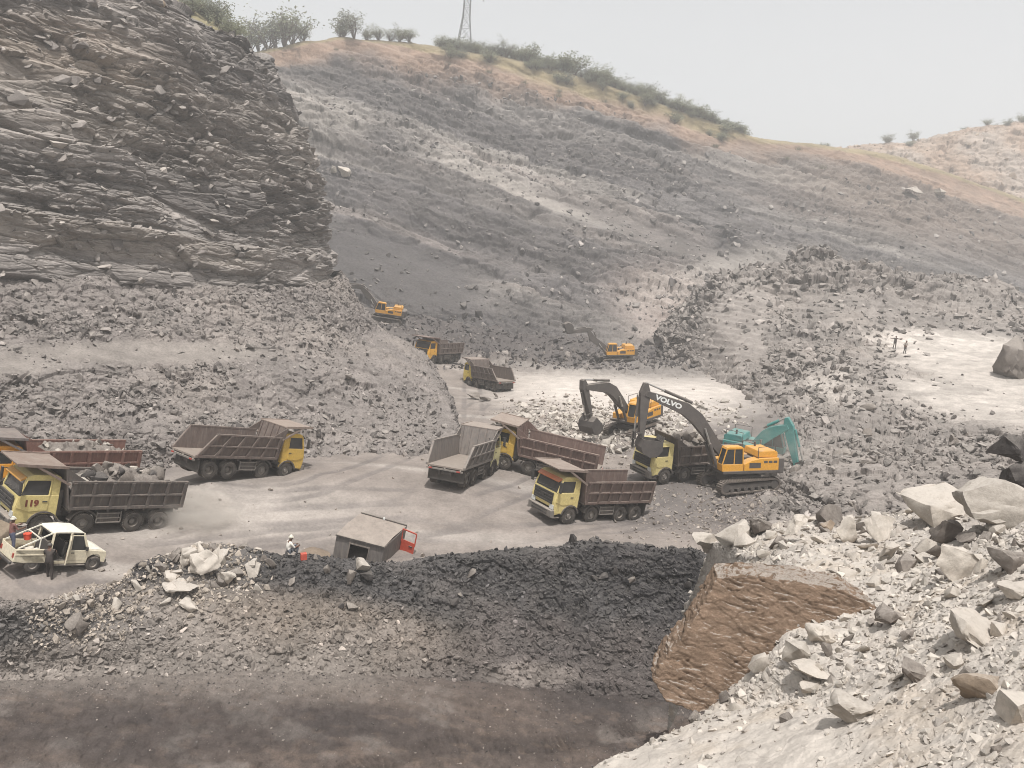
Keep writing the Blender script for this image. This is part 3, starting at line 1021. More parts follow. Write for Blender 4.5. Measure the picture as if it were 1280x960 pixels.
def rock_mesh(name, seed, dims, mat, cuts=5, rough=.05, bed=.04, n=12, squash=.6, bedn=9.0):
    """weathered block: hull, subdivided, roughened, with bedding steps"""
    bm = hull_rock(seed, dims, n, squash)
    bmesh.ops.triangulate(bm, faces=bm.faces)
    bmesh.ops.subdivide_edges(bm, edges=bm.edges, cuts=cuts, use_grid_fill=True)
    bmesh.ops.smooth_vert(bm, verts=bm.verts, factor=.22, use_axis_x=True, use_axis_y=True, use_axis_z=True)
    bm.normal_update()
    co = np.array([v.co for v in bm.verts]); no = np.array([v.normal for v in bm.verts])
    L = max(dims)
    o = seed * 3.71
    h = rough * L * (fbm(co / L * 2.2 + o, 5, seed % 97, .55) + .5 * blocks(co / L * 3.2 + o, 1, seed % 89, .9, .3, .15)[0])
    st = co[:, 2] / L * bedn + .7 * fbm(co / L * 1.6 + o, 2, seed % 71)
    fr = st - np.floor(st)
    h += bed * L * (TAB[(np.floor(st).astype(int) * 7919 + seed) & 65535, 1] - .5) * np.clip(np.minimum(fr, 1 - fr) / .12, 0, 1)
    lim = np.abs(co).max(0) * 1.12
    co = np.clip(co + no * np.clip(h, -.12 * L, .12 * L)[:, None], -lim, lim)
    for v, c in zip(bm.verts, co):
        v.co = c
    me = bpy.data.meshes.new(name)
    for f in bm.faces:
        f.smooth = True
    bm.to_mesh(me); bm.free()
    me.set_sharp_from_angle(angle=R(32))
    me.materials.append(mat)
    return me


PROTO = []
for k in range(26):
    d = [(1, .8, .42), (1, .62, .3), (1, .9, .62), (1, .7, .22)][k % 4]
    bm = hull_rock(500 + k, d, 11 + k % 5, .6)
    bmesh.ops.triangulate(bm, faces=bm.faces)
    bm.verts.index_update()
    PROTO.append((np.array([v.co for v in bm.verts]), np.array([[v.index for v in f.verts] for f in bm.faces])))
    bm.free()


def rand_rot(nr, tilt, yaw0=None):
    """rotations whose z axis lies near the given normals"""
    n = len(nr)
    z = nr + rng.normal(size=(n, 3)) * tilt
    z /= np.linalg.norm(z, axis=1, keepdims=True)
    a = rng.normal(size=(n, 3))
    x = np.cross(a, z); x /= np.linalg.norm(x, axis=1, keepdims=True)
    return np.stack([x, np.cross(z, x), z], 2)


def pick(G, n, mask=None, pixw=.75, minz=None):
    """n random grid cells of surface G, weighted by apparent size"""
    px, py = proj(G)
    du = np.hypot(*[np.gradient(a, axis=1) for a in (px, py)]); dv = np.hypot(*[np.gradient(a, axis=0) for a in (px, py)])
    w = (du * dv) ** pixw
    w[(px < -60) | (px > 1460) | (py > 1030) | (py < -30)] = 0
    if mask is not None:
        w = w * mask(px, py)
    if minz is not None:
        nn = grid_normals(G)
        if nn[..., 2].mean() < 0: nn = -nn
        w = w * (nn[..., 2] > minz)
    w = w.ravel() / w.sum()
    k = rng.choice(w.size, n, p=w)
    nrm = grid_normals(G).reshape(-1, 3)
    if nrm[:, 2].mean() < 0: nrm = -nrm
    return k, G.reshape(-1, 3)[k], nrm[k], px.ravel()[k], py.ravel()[k]


def scatter(name, mat, P, nrm, size, tilt=.5, tint=None, sink=.12):
    V, Fc, T = [], [], []
    off = 0
    kind = rng.integers(0, len(PROTO), len(P))
    Rm = rand_rot(nrm, tilt)
    st = rng.uniform(.75, 1.25, (len(P), 3))
    for k, (pv, pf) in enumerate(PROTO):
        m = kind == k
        c = m.sum()
        if not c: continue
        q = (pv[None] * st[m][:, None]) * size[m][:, None, None]
        q = np.einsum('nij,nkj->nki', Rm[m], q) + (P[m] + nrm[m] * (size[m] * sink)[:, None])[:, None]
        V.append(q.reshape(-1, 3))
        Fc.append((pf[None] + (off + np.arange(c) * len(pv))[:, None, None]).reshape(-1, 3))
        if tint is not None:
            T.append(np.repeat(tint[m], len(pv), axis=0))
        off += c * len(pv)
    V = np.concatenate(V); Fc = np.concatenate(Fc)
    me = raw_mesh(name, V, Fc.ravel(), np.arange(len(Fc)) * 3, [mat], smooth_=False)
    if tint is not None:
        set_tint(me, np.concatenate(T))
    return link(name, me)


def sizes(n, lo, hi, p=2.2):
    u = rng.random(n)
    return (lo ** (1 - p) + u * (hi ** (1 - p) - lo ** (1 - p))) ** (1 / (1 - p))


MS_TALUS = rock_mat('slab_rock', scale=2.0, bump=.5, bdist=.03, var=.25, dust=DUST, dust_amt=.35, island=True)
MS_BERM = rock_mat('dump_rock', scale=2.5, bump=.5, bdist=.03, var=.25, dust=DUST, dust_amt=.16, island=True)
MS_SCREE = rock_mat('chip_rock', scale=5.0, bump=.4, bdist=.01, var=.18, dust=tuple(C_SCREE), dust_amt=.5, island=True)


def near_tint(c, var=.25):
    return np.asarray(c)


def stuff(o, label):
    return tag(o, label, 'rubble', kind='stuff')


# hill
k, p_, n_r, px, py = pick(HILL, 6000, lambda x, y: (y > np.interp(x, cols, ridge) + 30) * (.25 + smooth(vnoise(np.stack([x.ravel() * .012, y.ravel() * .03, x.ravel() * 0], -1), 5).reshape(x.shape), -.2, .5)), .9)
tint = np.where(rng.random((len(k), 1)) < .22, lin(138, 131, 126), lin(98, 93, 90)) * rng.uniform(.7, 1.2, (len(k), 1))
tint *= np.where((spot(px, py, 490, 350, 140, 60, 14, .4) > .3) | (spot(px, py, 640, 425, 170, 50, 4, .4) > .3), .55, 1)[:, None]
stuff(scatter('rubble', MS_TALUS, p_, n_r, sizes(len(k), .5, 2.4, 2.8), .35, tint), 'broken slabs strewn over the far grey hillside')
k, p_, n_r, px, py = pick(HILL2, 900, lambda x, y: (y > 150) * 1.0, .9)
stuff(scatter('rubble', MS_TALUS, p_, n_r, sizes(len(k), .8, 3.5, 2.4), .45, np.tile(lin(156, 140, 124), (len(k), 1))), 'pale rocks strewn over the far tan hill')
# cliff: loose slabs on the ledges
k, p_, n_r, px, py = pick(CLIFF, 1900, lambda x, y: (y > -20) * 1.0, .9)
n_r = n_r * .5 + np.array([-.12, -.1, .75]); n_r /= np.linalg.norm(n_r, axis=1, keepdims=True)
stuff(scatter('rubble', MS_TALUS, p_, n_r, sizes(len(k), .3, 2.0, 2.2), .3, np.where(rng.random((len(k), 1)) < .2, lin(146, 138, 131), lin(122, 115, 110)) * rng.uniform(.7, 1.15, (len(k), 1)), 0.0), 'loose slabs lying on the ledges of the left cliff')
# talus
tm = lambda x, y: 1 - .93 * np.maximum(spot(x, y, 170, 440, 165, 16, 0, .35), spot(x, y, -60, 455, 140, 18, 0, .4))
k, p_, n_r, px, py = pick(TALUS, 15000, lambda x, y: tm(x, y) * (.3 + smooth(fbm(np.stack([x.ravel() * .012, y.ravel() * .03, x.ravel() * 0], -1), 3, 44).reshape(x.shape), -.3, .3)), .9)
tint = np.where(rng.random((len(k), 1)) < .3, lin(138, 130, 124), lin(106, 100, 96)) * rng.uniform(.7, 1.15, (len(k), 1))
stuff(scatter('rubble', MS_TALUS, p_, n_r, sizes(len(k), .12, .9, 2.6), .5, tint), 'grey broken slabs covering the slope below the left cliff')
# right-hand rubble ground
fm = lambda x, y: (.3 + smooth(fbm(np.stack([x.ravel() * .012, y.ravel() * .03, x.ravel() * 0], -1), 3, 45).reshape(x.shape), -.3, .3)) * (1 - .95 * np.maximum(spot(x, y, 1250, 455, 150, 36, 8, .3), spot(x, y, 1260, 505, 150, 28, 8, .35))) * (1 - .8 * spot(x, y, 918, 425, 40, 60, 20, .5)) * (1 - .6 * spot(x, y, 1080, 385, 110, 24, 6, .5))
k, p_, n_r, px, py = pick(FIELD, 15000, fm, .9)
depth = p_ @ fw
tint = np.where(rng.random((len(k), 1)) < .3, lin(142, 134, 128), lin(114, 108, 103)) * rng.uniform(.7, 1.15, (len(k), 1))
stuff(scatter('rubble', MS_TALUS, p_, n_r, sizes(len(k), .0035, .018, 2.4) * depth, .5, tint), 'grey broken slabs covering the ground right of the excavators')
# berm
k, p_, n_r, px, py = pick(BERM, 26000, lambda x, y: 1.05 - .8 * smooth(y, 780, 880), .9)
bt = flat(BERM_C)[k]
tint = bt * np.where(rng.random((len(k), 1)) < .10, 1.8, 1.0) * rng.uniform(.75, 1.25, (len(k), 1))
pale = np.maximum(spot(px, py, 255, 715, 75, 48, 0, .4), spot(px, py, 120, 760, 80, 40, -20, .4))
tint = np.where((rng.random(len(k)) < pale)[:, None], lin(158, 147, 135), tint)
stuff(scatter('rubble', MS_BERM, p_, n_r, sizes(len(k), .075, .45, 2.4), .7, tint), 'dark coal lumps and grey stones covering the berm')
# chips on floor and road
m_ = lambda x, y: (y > 860) * 1.0
k, p_, n_r, px, py = pick(ROADP, 9000, lambda x, y: .15 + 2 * (1 - smooth(y, 835, 890)) + spot(x, y, 760, 900, 200, 60, 0, .5) + spot(x, y, 300, 835, 420, 34, 0, .5) * 2, .9)
stuff(scatter('pebbles', MS_BERM, p_, n_r, sizes(len(k), .025, .18, 2.7), .8, np.where(rng.random((len(k), 1)) < .4, lin(140, 130, 122), lin(78, 73, 71)) * 1.0), 'scattered pebbles on the dark dirt road')
k, p_, n_r, px, py = pick(P_FLOOR, 4200, lambda x, y: ((y < 720) & (y > 440)) * (.12 + spot(x, y, 60, 735, 170, 22, 0, .5) * 2.5 + spot(x, y, 700, 520, 70, 24, 0, .5) * 6 + spot(x, y, 860, 640, 90, 40, 0, .5) * 4 + spot(x, y, 780, 560, 70, 40, 0, .5) * 3 + spot(x, y, 940, 640, 70, 30, 0, .5) * 7 + spot(x, y, 780, 530, 60, 26, 0, .5) * 6), .9)
stuff(scatter('pebbles', MS_TALUS, p_, n_r, sizes(len(k), .0018, .009, 2.4) * (p_ @ fw), .8, np.tile(lin(138, 128, 119), (len(k), 1)) * rng.uniform(.7, 1.2, (len(k), 1))), 'stones scattered over the pale pit floor')
k, p_, n_r, px, py = pick(P_FLOOR, 5000, lambda x, y: (y < 462) * (spot(x, y, 560, 425, 260, 46, 6, .5) + spot(x, y, 820, 450, 120, 20, 0, .5)), .9)
stuff(scatter('rubble', MS_BERM, p_, n_r, sizes(len(k), .3, 1.7, 2.3), .6, np.where(rng.random((len(k), 1)) < .15, lin(130, 122, 116), lin(76, 72, 71)) * rng.uniform(.75, 1.2, (len(k), 1))), 'dark coal rubble tipped at the foot of the far hillside')
k, p_, n_r, px, py = pick(P_FLOOR, 1500, lambda x, y: spot(x, y, 770, 535, 80, 26, 0, .5) + spot(x, y, 690, 522, 60, 18, 0, .5) + .5 * spot(x, y, 880, 520, 50, 20, 0, .5), .9)
stuff(scatter('rubble', MS_SCREE, p_, n_r, sizes(len(k), .2, 1.3, 2.2), .6, np.tile(lin(172, 164, 154), (len(k), 1)) * rng.uniform(.75, 1.1, (len(k), 1))), 'pale broken rock around the bucket of the rear yellow excavator')
# scree
sm_ = lambda x, y: (1 - .8 * spot(x, y, 900, 950, 190, 50, -10, .4)) * (1 - .2 * spot(x, y, 1140, 920, 170, 60, 0, .4)) * (1 - .0 * x)
k, p_, n_r, px, py = pick(SCREE, 11000, lambda x, y: sm_(x, y) * (1.5 - smooth(y, 740, 880) * .75), .9, .45)
stuff(scatter('rubble', MS_SCREE, p_, n_r, sizes(len(k), .004, .021, 2.3) * (p_ @ fw), .55, np.where(rng.random((len(k), 1)) < .3, lin(150, 142, 134), lin(178, 170, 160)) * rng.uniform(.85, 1.05, (len(k), 1)), .05), 'small dusty stones covering the pale scree')

# ---- rocks one can count ------------------------------------------------------
MR_PALE = rock_mat('pale_boulder', base=lin(172, 163, 152), scale=2.2, bump=.6, bdist=.03, var=.2, dust=tuple(C_SCREE), dust_amt=.75, island='object')
MR_GREY = rock_mat('grey_boulder', base=lin(112, 104, 97), scale=2.2, bump=.6, bdist=.03, var=.25, dust=tuple(C_SCREE), dust_amt=.35, island='object')
MR_DARK = rock_mat('dark_boulder', base=lin(66, 62, 60), scale=2.2, bump=.6, bdist=.03, var=.25, dust=DUST, dust_amt=.18, island='object')
MR_BROWN = rock_mat('brown_boulder', base=lin(122, 103, 87), scale=4.0, bump=1.0, bdist=.05, var=.32, aniso=(1, 1, 2.6), dust=tuple(C_SCREE), dust_amt=.85, island='object', dlo=.86, dhi=.97)
MR_TAN = rock_mat('tan_boulder', base=lin(148, 132, 115), scale=2.2, bump=.5, bdist=.03, var=.15, dust=tuple(C_SCREE), dust_amt=.4, island='object')


def surf(G, x, y):
    px, py = proj(G)
    d = (px - x) ** 2 + (py - y) ** 2
    z = G @ fw
    m = d < d.min() + 9
    zz = np.where(m, z, 1e9)
    k = np.unravel_index(zz.argmin(), zz.shape)
    return G[k].copy()


def hero(name, label, x, y, wpx, hpx, mat, seed, rot=(0, 0, 0), G=None, Y=None, depth=.8, cuts=5, group=None, base=None, squash=.6, rough=.05):
    """boulder centred on a photo point, resting on surface G (or Y metres ahead)"""
    if Y is None:
        p = surf(G, x, y + hpx * .30)
        Y = p[1]
    c = at(x, y, Y + .15)
    dd = float(c @ fw)
    w, h = wpx / F * dd, hpx / F * dd
    me = rock_mesh(name, seed, (w * 1.12, w * depth, h * 1.18), mat, cuts, rough=rough, squash=squash)
    o = link(name, me)
    o.location = c
    o.rotation_euler = [R(a) for a in rot]
    tag(o, label, 'boulder' if name == 'boulder' else 'rock', group)
    return o


H = hero
H('boulder', 'large pale angular boulder with a shadowed undercut left of the big flat one', 1168, 632, 90, 58, MR_PALE, 21, (8, -14, 20), SCREE, cuts=7)
H('boulder', 'largest flat topped boulder at the right edge with a bright upper face', 1258, 632, 112, 62, MR_PALE, 22, (-8, 6, -12), SCREE, cuts=7, depth=1.0)
H('boulder', 'upper of two dark boulders at the right edge', 1272, 560, 66, 34, MR_DARK, 23, (0, 6, 10), None, 22.2)
H('boulder', 'lower of two dark boulders at the right edge', 1272, 590, 70, 38, MR_DARK, 24, (0, -6, 30), None, 22)
H('boulder', 'white streaked boulder at the left end of the foreground ridge', 884, 677, 44, 30, MR_PALE, 25, (0, 12, 0), SCREE)
H('boulder', 'white faced block with a dark left side above the brown slab', 918, 667, 52, 34, MR_PALE, 26, (10, -20, 40), SCREE)
H('boulder', 'dark grey wedge standing behind the white blocks on the ridge', 950, 655, 34, 32, MR_GREY, 27, (0, 30, 60), SCREE)
H('boulder', 'rounded pale block with a shadow hole under its left side', 1000, 664, 34, 40, MR_PALE, 78, (0, 15, 20), SCREE)
H('rock', 'smooth oval tan stone on the ridge', 1037, 657, 26, 15, MR_TAN, 29, (0, 18, 0), SCREE, squash=.1, rough=.02)
H('boulder', 'pale boulder right of the oval tan stone', 1062, 663, 36, 36, MR_PALE, 30, (0, -10, 50), SCREE)
H('boulder', 'low pale boulder beside the large undercut one', 1106, 662, 48, 32, MR_PALE, 31, (0, 10, 15), SCREE)
H('boulder', 'flat square block lying below the ridge', 1108, 688, 42, 26, MR_PALE, 32, (5, -5, 35), SCREE)
H('boulder', 'brown grey boulder tucked under the large undercut one', 1185, 668, 48, 32, MR_GREY, 33, (0, 5, 80), SCREE)
H('boulder', 'steep white faced boulder on the right of the scree', 1200, 705, 58, 48, MR_PALE, 34, (12, 8, 10), SCREE, cuts=7)
H('boulder', 'banded grey boulder at the right edge with a dark gap under it', 1258, 703, 62, 32, MR_GREY, 35, (0, 6, 25), SCREE)
H('boulder', 'rounded pale boulder at the right edge', 1266, 735, 52, 32, MR_PALE, 36, (0, 4, 65), SCREE, squash=.3)
H('boulder', 'brown stained block half buried in pale dust', 1222, 858, 64, 44, MR_TAN, 37, (14, 10, -20), SCREE, cuts=7)
H('boulder', 'sloping pale slab in the lower right corner', 1272, 885, 62, 60, MR_PALE, 38, (18, 30, 10), SCREE, cuts=7)
H('boulder', 'long pale slab above the brown stained block', 1222, 790, 110, 30, MR_PALE, 39, (8, 22, -8), SCREE, cuts=7)
H('rock', 'small dark faced block low in the right corner', 1246, 938, 22, 20, MR_GREY, 40, (0, 20, 20), SCREE)
H('boulder', 'flat topped rock with a black hollow under it in the dust', 1062, 888, 66, 40, MR_PALE, 41, (0, 4, 12), SCREE, cuts=7)
H('boulder', 'layered plate rock beside the brown slab', 1000, 818, 44, 26, MR_PALE, 42, (4, 12, 20), SCREE)
H('boulder', 'pale plate leaning on the lower edge of the brown slab', 1030, 792, 52, 26, MR_PALE, 43, (10, 8, -10), SCREE)
H('boulder', 'long ledge shaped rock below the layered plate rock', 1022, 840, 62, 18, MR_PALE, 44, (0, 4, 4), SCREE)
H('boulder', 'two sided split slab right of the scree centre', 1150, 838, 60, 26, MR_GREY, 45, (10, 24, -5), SCREE)
H('boulder', 'dusty grey block near the right end of the brown slab', 1112, 768, 40, 34, MR_GREY, 46, (0, -18, 30), SCREE)
H('boulder', 'large dark grey boulder standing on the pale bench at the right edge', 1272, 452, 62, 58, MR_GREY, 47, (0, 0, 20), None, 88, cuts=7)
H('boulder', 'rounded tan boulder on the very top of the cliff', 188, 2, 36, 16, MR_TAN, 48, (0, 8, 0), None, 82, squash=.25)
H('boulder', 'big pale boulder on top of the left rubble heap', 256, 707, 40, 34, MR_PALE, 49, (20, -30, 15), BERM, cuts=7)
H('boulder', 'pale upright block at the peak of the left rubble heap', 234, 698, 18, 28, MR_PALE, 50, (0, 20, 40), BERM)
H('boulder', 'half dome shaped white rock low on the left rubble heap', 238, 754, 26, 18, MR_PALE, 51, (0, 0, 0), BERM)
H('boulder', 'flat pale slab leaning below the big boulder of the heap', 225, 733, 44, 14, MR_PALE, 52, (6, 8, 5), BERM)
H('boulder', 'tan grey slab on the right flank of the left rubble heap', 282, 722, 24, 26, MR_PALE, 53, (0, 40, 0), BERM)
H('boulder', 'pale split boulder in front of the wrecked cab', 452, 708, 22, 16, MR_PALE, 54, (0, 20, 0), BERM)
H('boulder', 'dark rounded boulder in front of the wrecked cab', 458, 722, 20, 18, MR_DARK, 55, (0, 0, 0), BERM, squash=.3)
H('boulder', 'light grey block below the dark rounded boulder', 436, 722, 22, 18, MR_GREY, 56, (0, 25, 20), BERM)
for i, (x, y, w_, h_, s_) in enumerate([(592, 494, 18, 8, 57), (607, 496, 16, 8, 58), (619, 494, 9, 6, 59)]):
    H('rock', ['grey slab lying on the pale track below the far dump truck', 'middle slab of three lying below the far dump truck', 'smallest of three slabs lying below the far dump truck'][i], x, y, w_, h_, MR_GREY, s_, (0, 4, 10 * i), P_FLOOR)
for i, (x, y, w_, h_, s_) in enumerate([(430, 215, 20, 12, 60), (417, 213, 8, 11, 61), (1140, 238, 26, 10, 62), (1172, 240, 22, 9, 63)]):
    H('boulder', ['white boulder lying high on the far hillside', 'small white boulder left of another on the far hillside', 'pale boulder below the far tan hill', 'pale boulder right of another below the far tan hill'][i], x, y, w_, h_, MR_PALE, s_, (0, 10, 10 * i), HILL)

# the great brown slab
out = [(896, 722), (930, 720), (1000, 726), (1060, 740), (1094, 758), (1090, 795), (1040, 820), (990, 845), (962, 885), (935, 889), (870, 892), (832, 878), (815, 848), (832, 822), (852, 800), (868, 772), (884, 745)]


def slabY(y): return 13.8 + (890 - y) / 182 * 1.9


fr_ = [at(x, y, slabY(y)) for x, y in out]
bk_ = [p + np.array([.2, 1.1, -.12]) for p in fr_]
mb = MB()
n0 = len(out)
mb.add(fr_ + bk_, [tuple(range(n0))[::-1], tuple(range(n0, 2 * n0))] + [(i, (i + 1) % n0, n0 + (i + 1) % n0, n0 + i) for i in range(n0)])
tmp = mb.build('boulder', [MR_BROWN])
rm = tmp.modifiers.new('r', 'REMESH'); rm.mode = 'VOXEL'; rm.voxel_size = .026
dg = bpy.context.evaluated_depsgraph_get()
me = bpy.data.meshes.new_from_object(tmp.evaluated_get(dg))
bpy.data.objects.remove(tmp)
co = np.empty(len(me.vertices) * 3, np.float32); me.vertices.foreach_get('co', co); co = co.reshape(-1, 3).astype(float)
no = np.empty(len(me.vertices) * 3, np.float32); me.vertex_normals.foreach_get('vector', no); no = no.reshape(-1, 3)
ux = co[:, 0] * .97 - co[:, 2] * .22; uz = co[:, 2] * .97 + co[:, 0] * .22
q = np.stack([ux * 1.9, co[:, 1] * 1.9, uz * 5.4], -1)
q += .5 * np.stack([fbm(co * 1.3, 3, 301), fbm(co * 1.3, 3, 302), fbm(co * 1.3, 3, 303)], -1)
rid = 1 - np.abs(fbm(q, 4, 310, .62)) * 2.4
qq = np.stack([ux, co[:, 1], uz * 2.2], -1) + .18 * np.stack([fbm(co * 2, 2, 305), fbm(co * 2, 2, 306), fbm(co * 2, 2, 307)], -1)
h = .035 * blocks(qq, .9, 320, .5, .35, .06)[0] + .028 * blocks(qq, .33, 321, .8, .5, .1)[0] + .014 * blocks(qq, .13, 322, .9, .5, .15)[0] + .07 * fbm(co * .7, 3, 312) + .03 * fbm(np.stack([ux * 5, co[:, 1] * 5, uz * 13], -1), 4, 318, .65)
nn_ = np.abs(fbm(np.stack([ux * 1.3, co[:, 1] * 1.3, uz * 6.5], -1) + .35 * np.stack([fbm(co * 2.2, 2, 331), fbm(co * 2.2, 2, 332), fbm(co * 2.2, 2, 333)], -1), 3, 330, .55))
h -= .055 * (1 - smooth(nn_, .0, .09)) * smooth(fbm(co * 1.1, 2, 334), -.5, .1)
co += no * h[:, None]
me.vertices.foreach_set('co', co.ravel().astype(np.float32))
me.polygons.foreach_set('use_smooth', np.ones(len(me.polygons), bool))
me.update()
me.materials.clear(); me.materials.append(MR_BROWN)
o = link('boulder', me)
tag(o, 'huge tilted brown sandstone slab with rippled face in the right foreground', 'boulder')

# loose blocks, one object each
RP = [rock_mesh('rock', 700 + k, [(1, .8, .5), (1, .65, .36), (1, .85, .65), (1, .75, .3)][k % 4], MR_PALE, 2, rough=.05) for k in range(14)]
RG = [m.copy() for m in RP]; RD = [m.copy() for m in RP]
for m in RG: m.materials[0] = MR_GREY
for m in RD: m.materials[0] = MR_DARK


def loose(G, n, mask, lo, hi, sets, label, group, tilt=.45, p=2.0, sink=.12):
    k, P, nr, px, py = pick(G, n, mask, .9, .3)
    S = sizes(n, lo, hi, p) * (P @ fw) / F
    Rm = rand_rot(nr, tilt)
    for i in range(n):
        me = random.choice(random.choice(sets))
        o = bpy.data.objects.new('rock', me)
        col.objects.link(o)
        Mx = Matrix(Rm[i].tolist()).to_4x4()
        Mx.translation = Vector(P[i] + nr[i] * S[i] * sink)
        o.matrix_world = Mx @ Matrix.Diagonal((S[i], S[i] * random.uniform(.8, 1.2), S[i] * random.uniform(.8, 1.25), 1))
        tag(o, label, 'rock', group)


loose(SCREE, 110, lambda x, y: (y > 650) * (1.4 - smooth(y, 740, 880) * .7) * (1 - spot(x, y, 900, 950, 190, 50, -10, .4)) * (1 - .6 * spot(x, y, 1140, 920, 150, 50, 0, .4)), 18, 46, [RP, RP, RG], 'dusty pale block lying loose on the scree right of the brown slab', 'loose blocks on the foreground scree')
loose(SCREE, 50, lambda x, y: (y < 705) * 1.0, 16, 38, [RP, RG], 'pale block in the crowded ridge of stones along the top of the scree', 'blocks crowded on the ridge of the scree')
loose(BERM, 62, lambda x, y: spot(x, y, 262, 715, 70, 42, 0, .4) + .5 * spot(x, y, 120, 755, 60, 26, -20, .4), 13, 30, [RP, RP, RG], 'pale angular block in the left rubble heap of the berm', 'pale blocks of the left rubble heap', p=1.2)
loose(BERM, 40, lambda x, y: (x > 320) * (y < 760), 11, 24, [RD, RD, RG], 'dark lump of coal rock on the upper face of the berm', 'dark lumps on the berm')
loose(FIELD, 40, lambda x, y: spot(x, y, 1080, 560, 220, 70, 10, .5), 14, 30, [RG], 'grey slab lying in the rubble right of the excavators', 'grey slabs in the right rubble')
# ================================================================== VEHICLES
TYRE = MB().lathe([(.30, -.15), (.47, -.165), (.535, -.13), (.555, -.06), (.555, .06), (.535, .13), (.47, .165), (.30, .15)], 28).mesh('tyre', [MT['rubber']], True)
RIM_F = MB().lathe([(.31, -.13), (.31, .10), (.27, .12), (.24, .06), (.13, .07), (.12, .16), (.0, .17)], 20).mesh('rim', [MT['rim']], False)
RIM_R = MB().lathe([(.31, -.13), (.31, .12), (.27, .13), (.24, -.02), (.17, -.05), (.14, .05), (.0, .06)], 20).mesh('rim', [MT['rim']], False)
# tread blocks
tb = MB()
for i in range(36):
    t = 2 * math.pi * i / 36
    c, s_ = math.cos(t), math.sin(t)
    for y in (-.11, .0, .11):
        tt_ = t + (.05 if y else 0)
        c, s_ = math.cos(tt_), math.sin(tt_)
        tb.bar((c * .54, y - .045, s_ * .54), (c * .54, y + .045, s_ * .54), .05, .05, upv=(c, 0, s_))
TREAD = tb.mesh('tread', [MT['rubber']])


def add_wheel(parent, x, y, r=.56, rear=False, wide=1.0):
    o = link('wheel', TYRE, parent)
    o.location = (x, y, r); k = r / .56
    sgn = 1 if y > 0 else -1
    o.scale = (k, k * wide * sgn, k)
    o.rotation_euler = (0, random.uniform(0, 6), 0)
    link('rim', RIM_R if rear else RIM_F, o)
    link('tread', TREAD, o)
    return o


def pal(cab, bed, canopy, cd=.5, bd=.42, rust=(.13, .065, .04)):
    i = len(bpy.data.materials)
    return dict(cab=paint_mat('cab_paint', tuple(lin(*cab)), .5, amt=cd), bed=paint_mat('bed_steel', tuple(lin(*bed)), .7, amt=bd, rust=rust, rust_amt=.35),
                canopy=paint_mat('canopy_steel', tuple(lin(*canopy)), .7, amt=bd, rust=rust, rust_amt=.3), inner=paint_mat('worn_bed_floor', tuple(lin(128, 117, 108)), .6, amt=.5),
                flap=paint_mat('rubber_flap', (.05, .046, .043), .9, amt=.6, spec=.1))


def text_mesh(body, size, mat, depth=.012, bold=.0, sx=1.0):
    cu = bpy.data.curves.new('lettering', 'FONT')
    cu.body = body; cu.size = size; cu.extrude = depth; cu.offset = bold
    cu.align_x = 'CENTER'; cu.align_y = 'CENTER'; cu.resolution_u = 3
    ob = bpy.data.objects.new('lettering', cu); col.objects.link(ob)
    me = bpy.data.meshes.new_from_object(ob.evaluated_get(bpy.context.evaluated_depsgraph_get()))
    bpy.data.objects.remove(ob)
    me.materials.clear(); me.materials.append(mat)
    if sx != 1:
        me.transform(Matrix.Diagonal((sx, 1, 1, 1)))
    return me


AX = (3.2, 1.25, -1.35, -2.75)


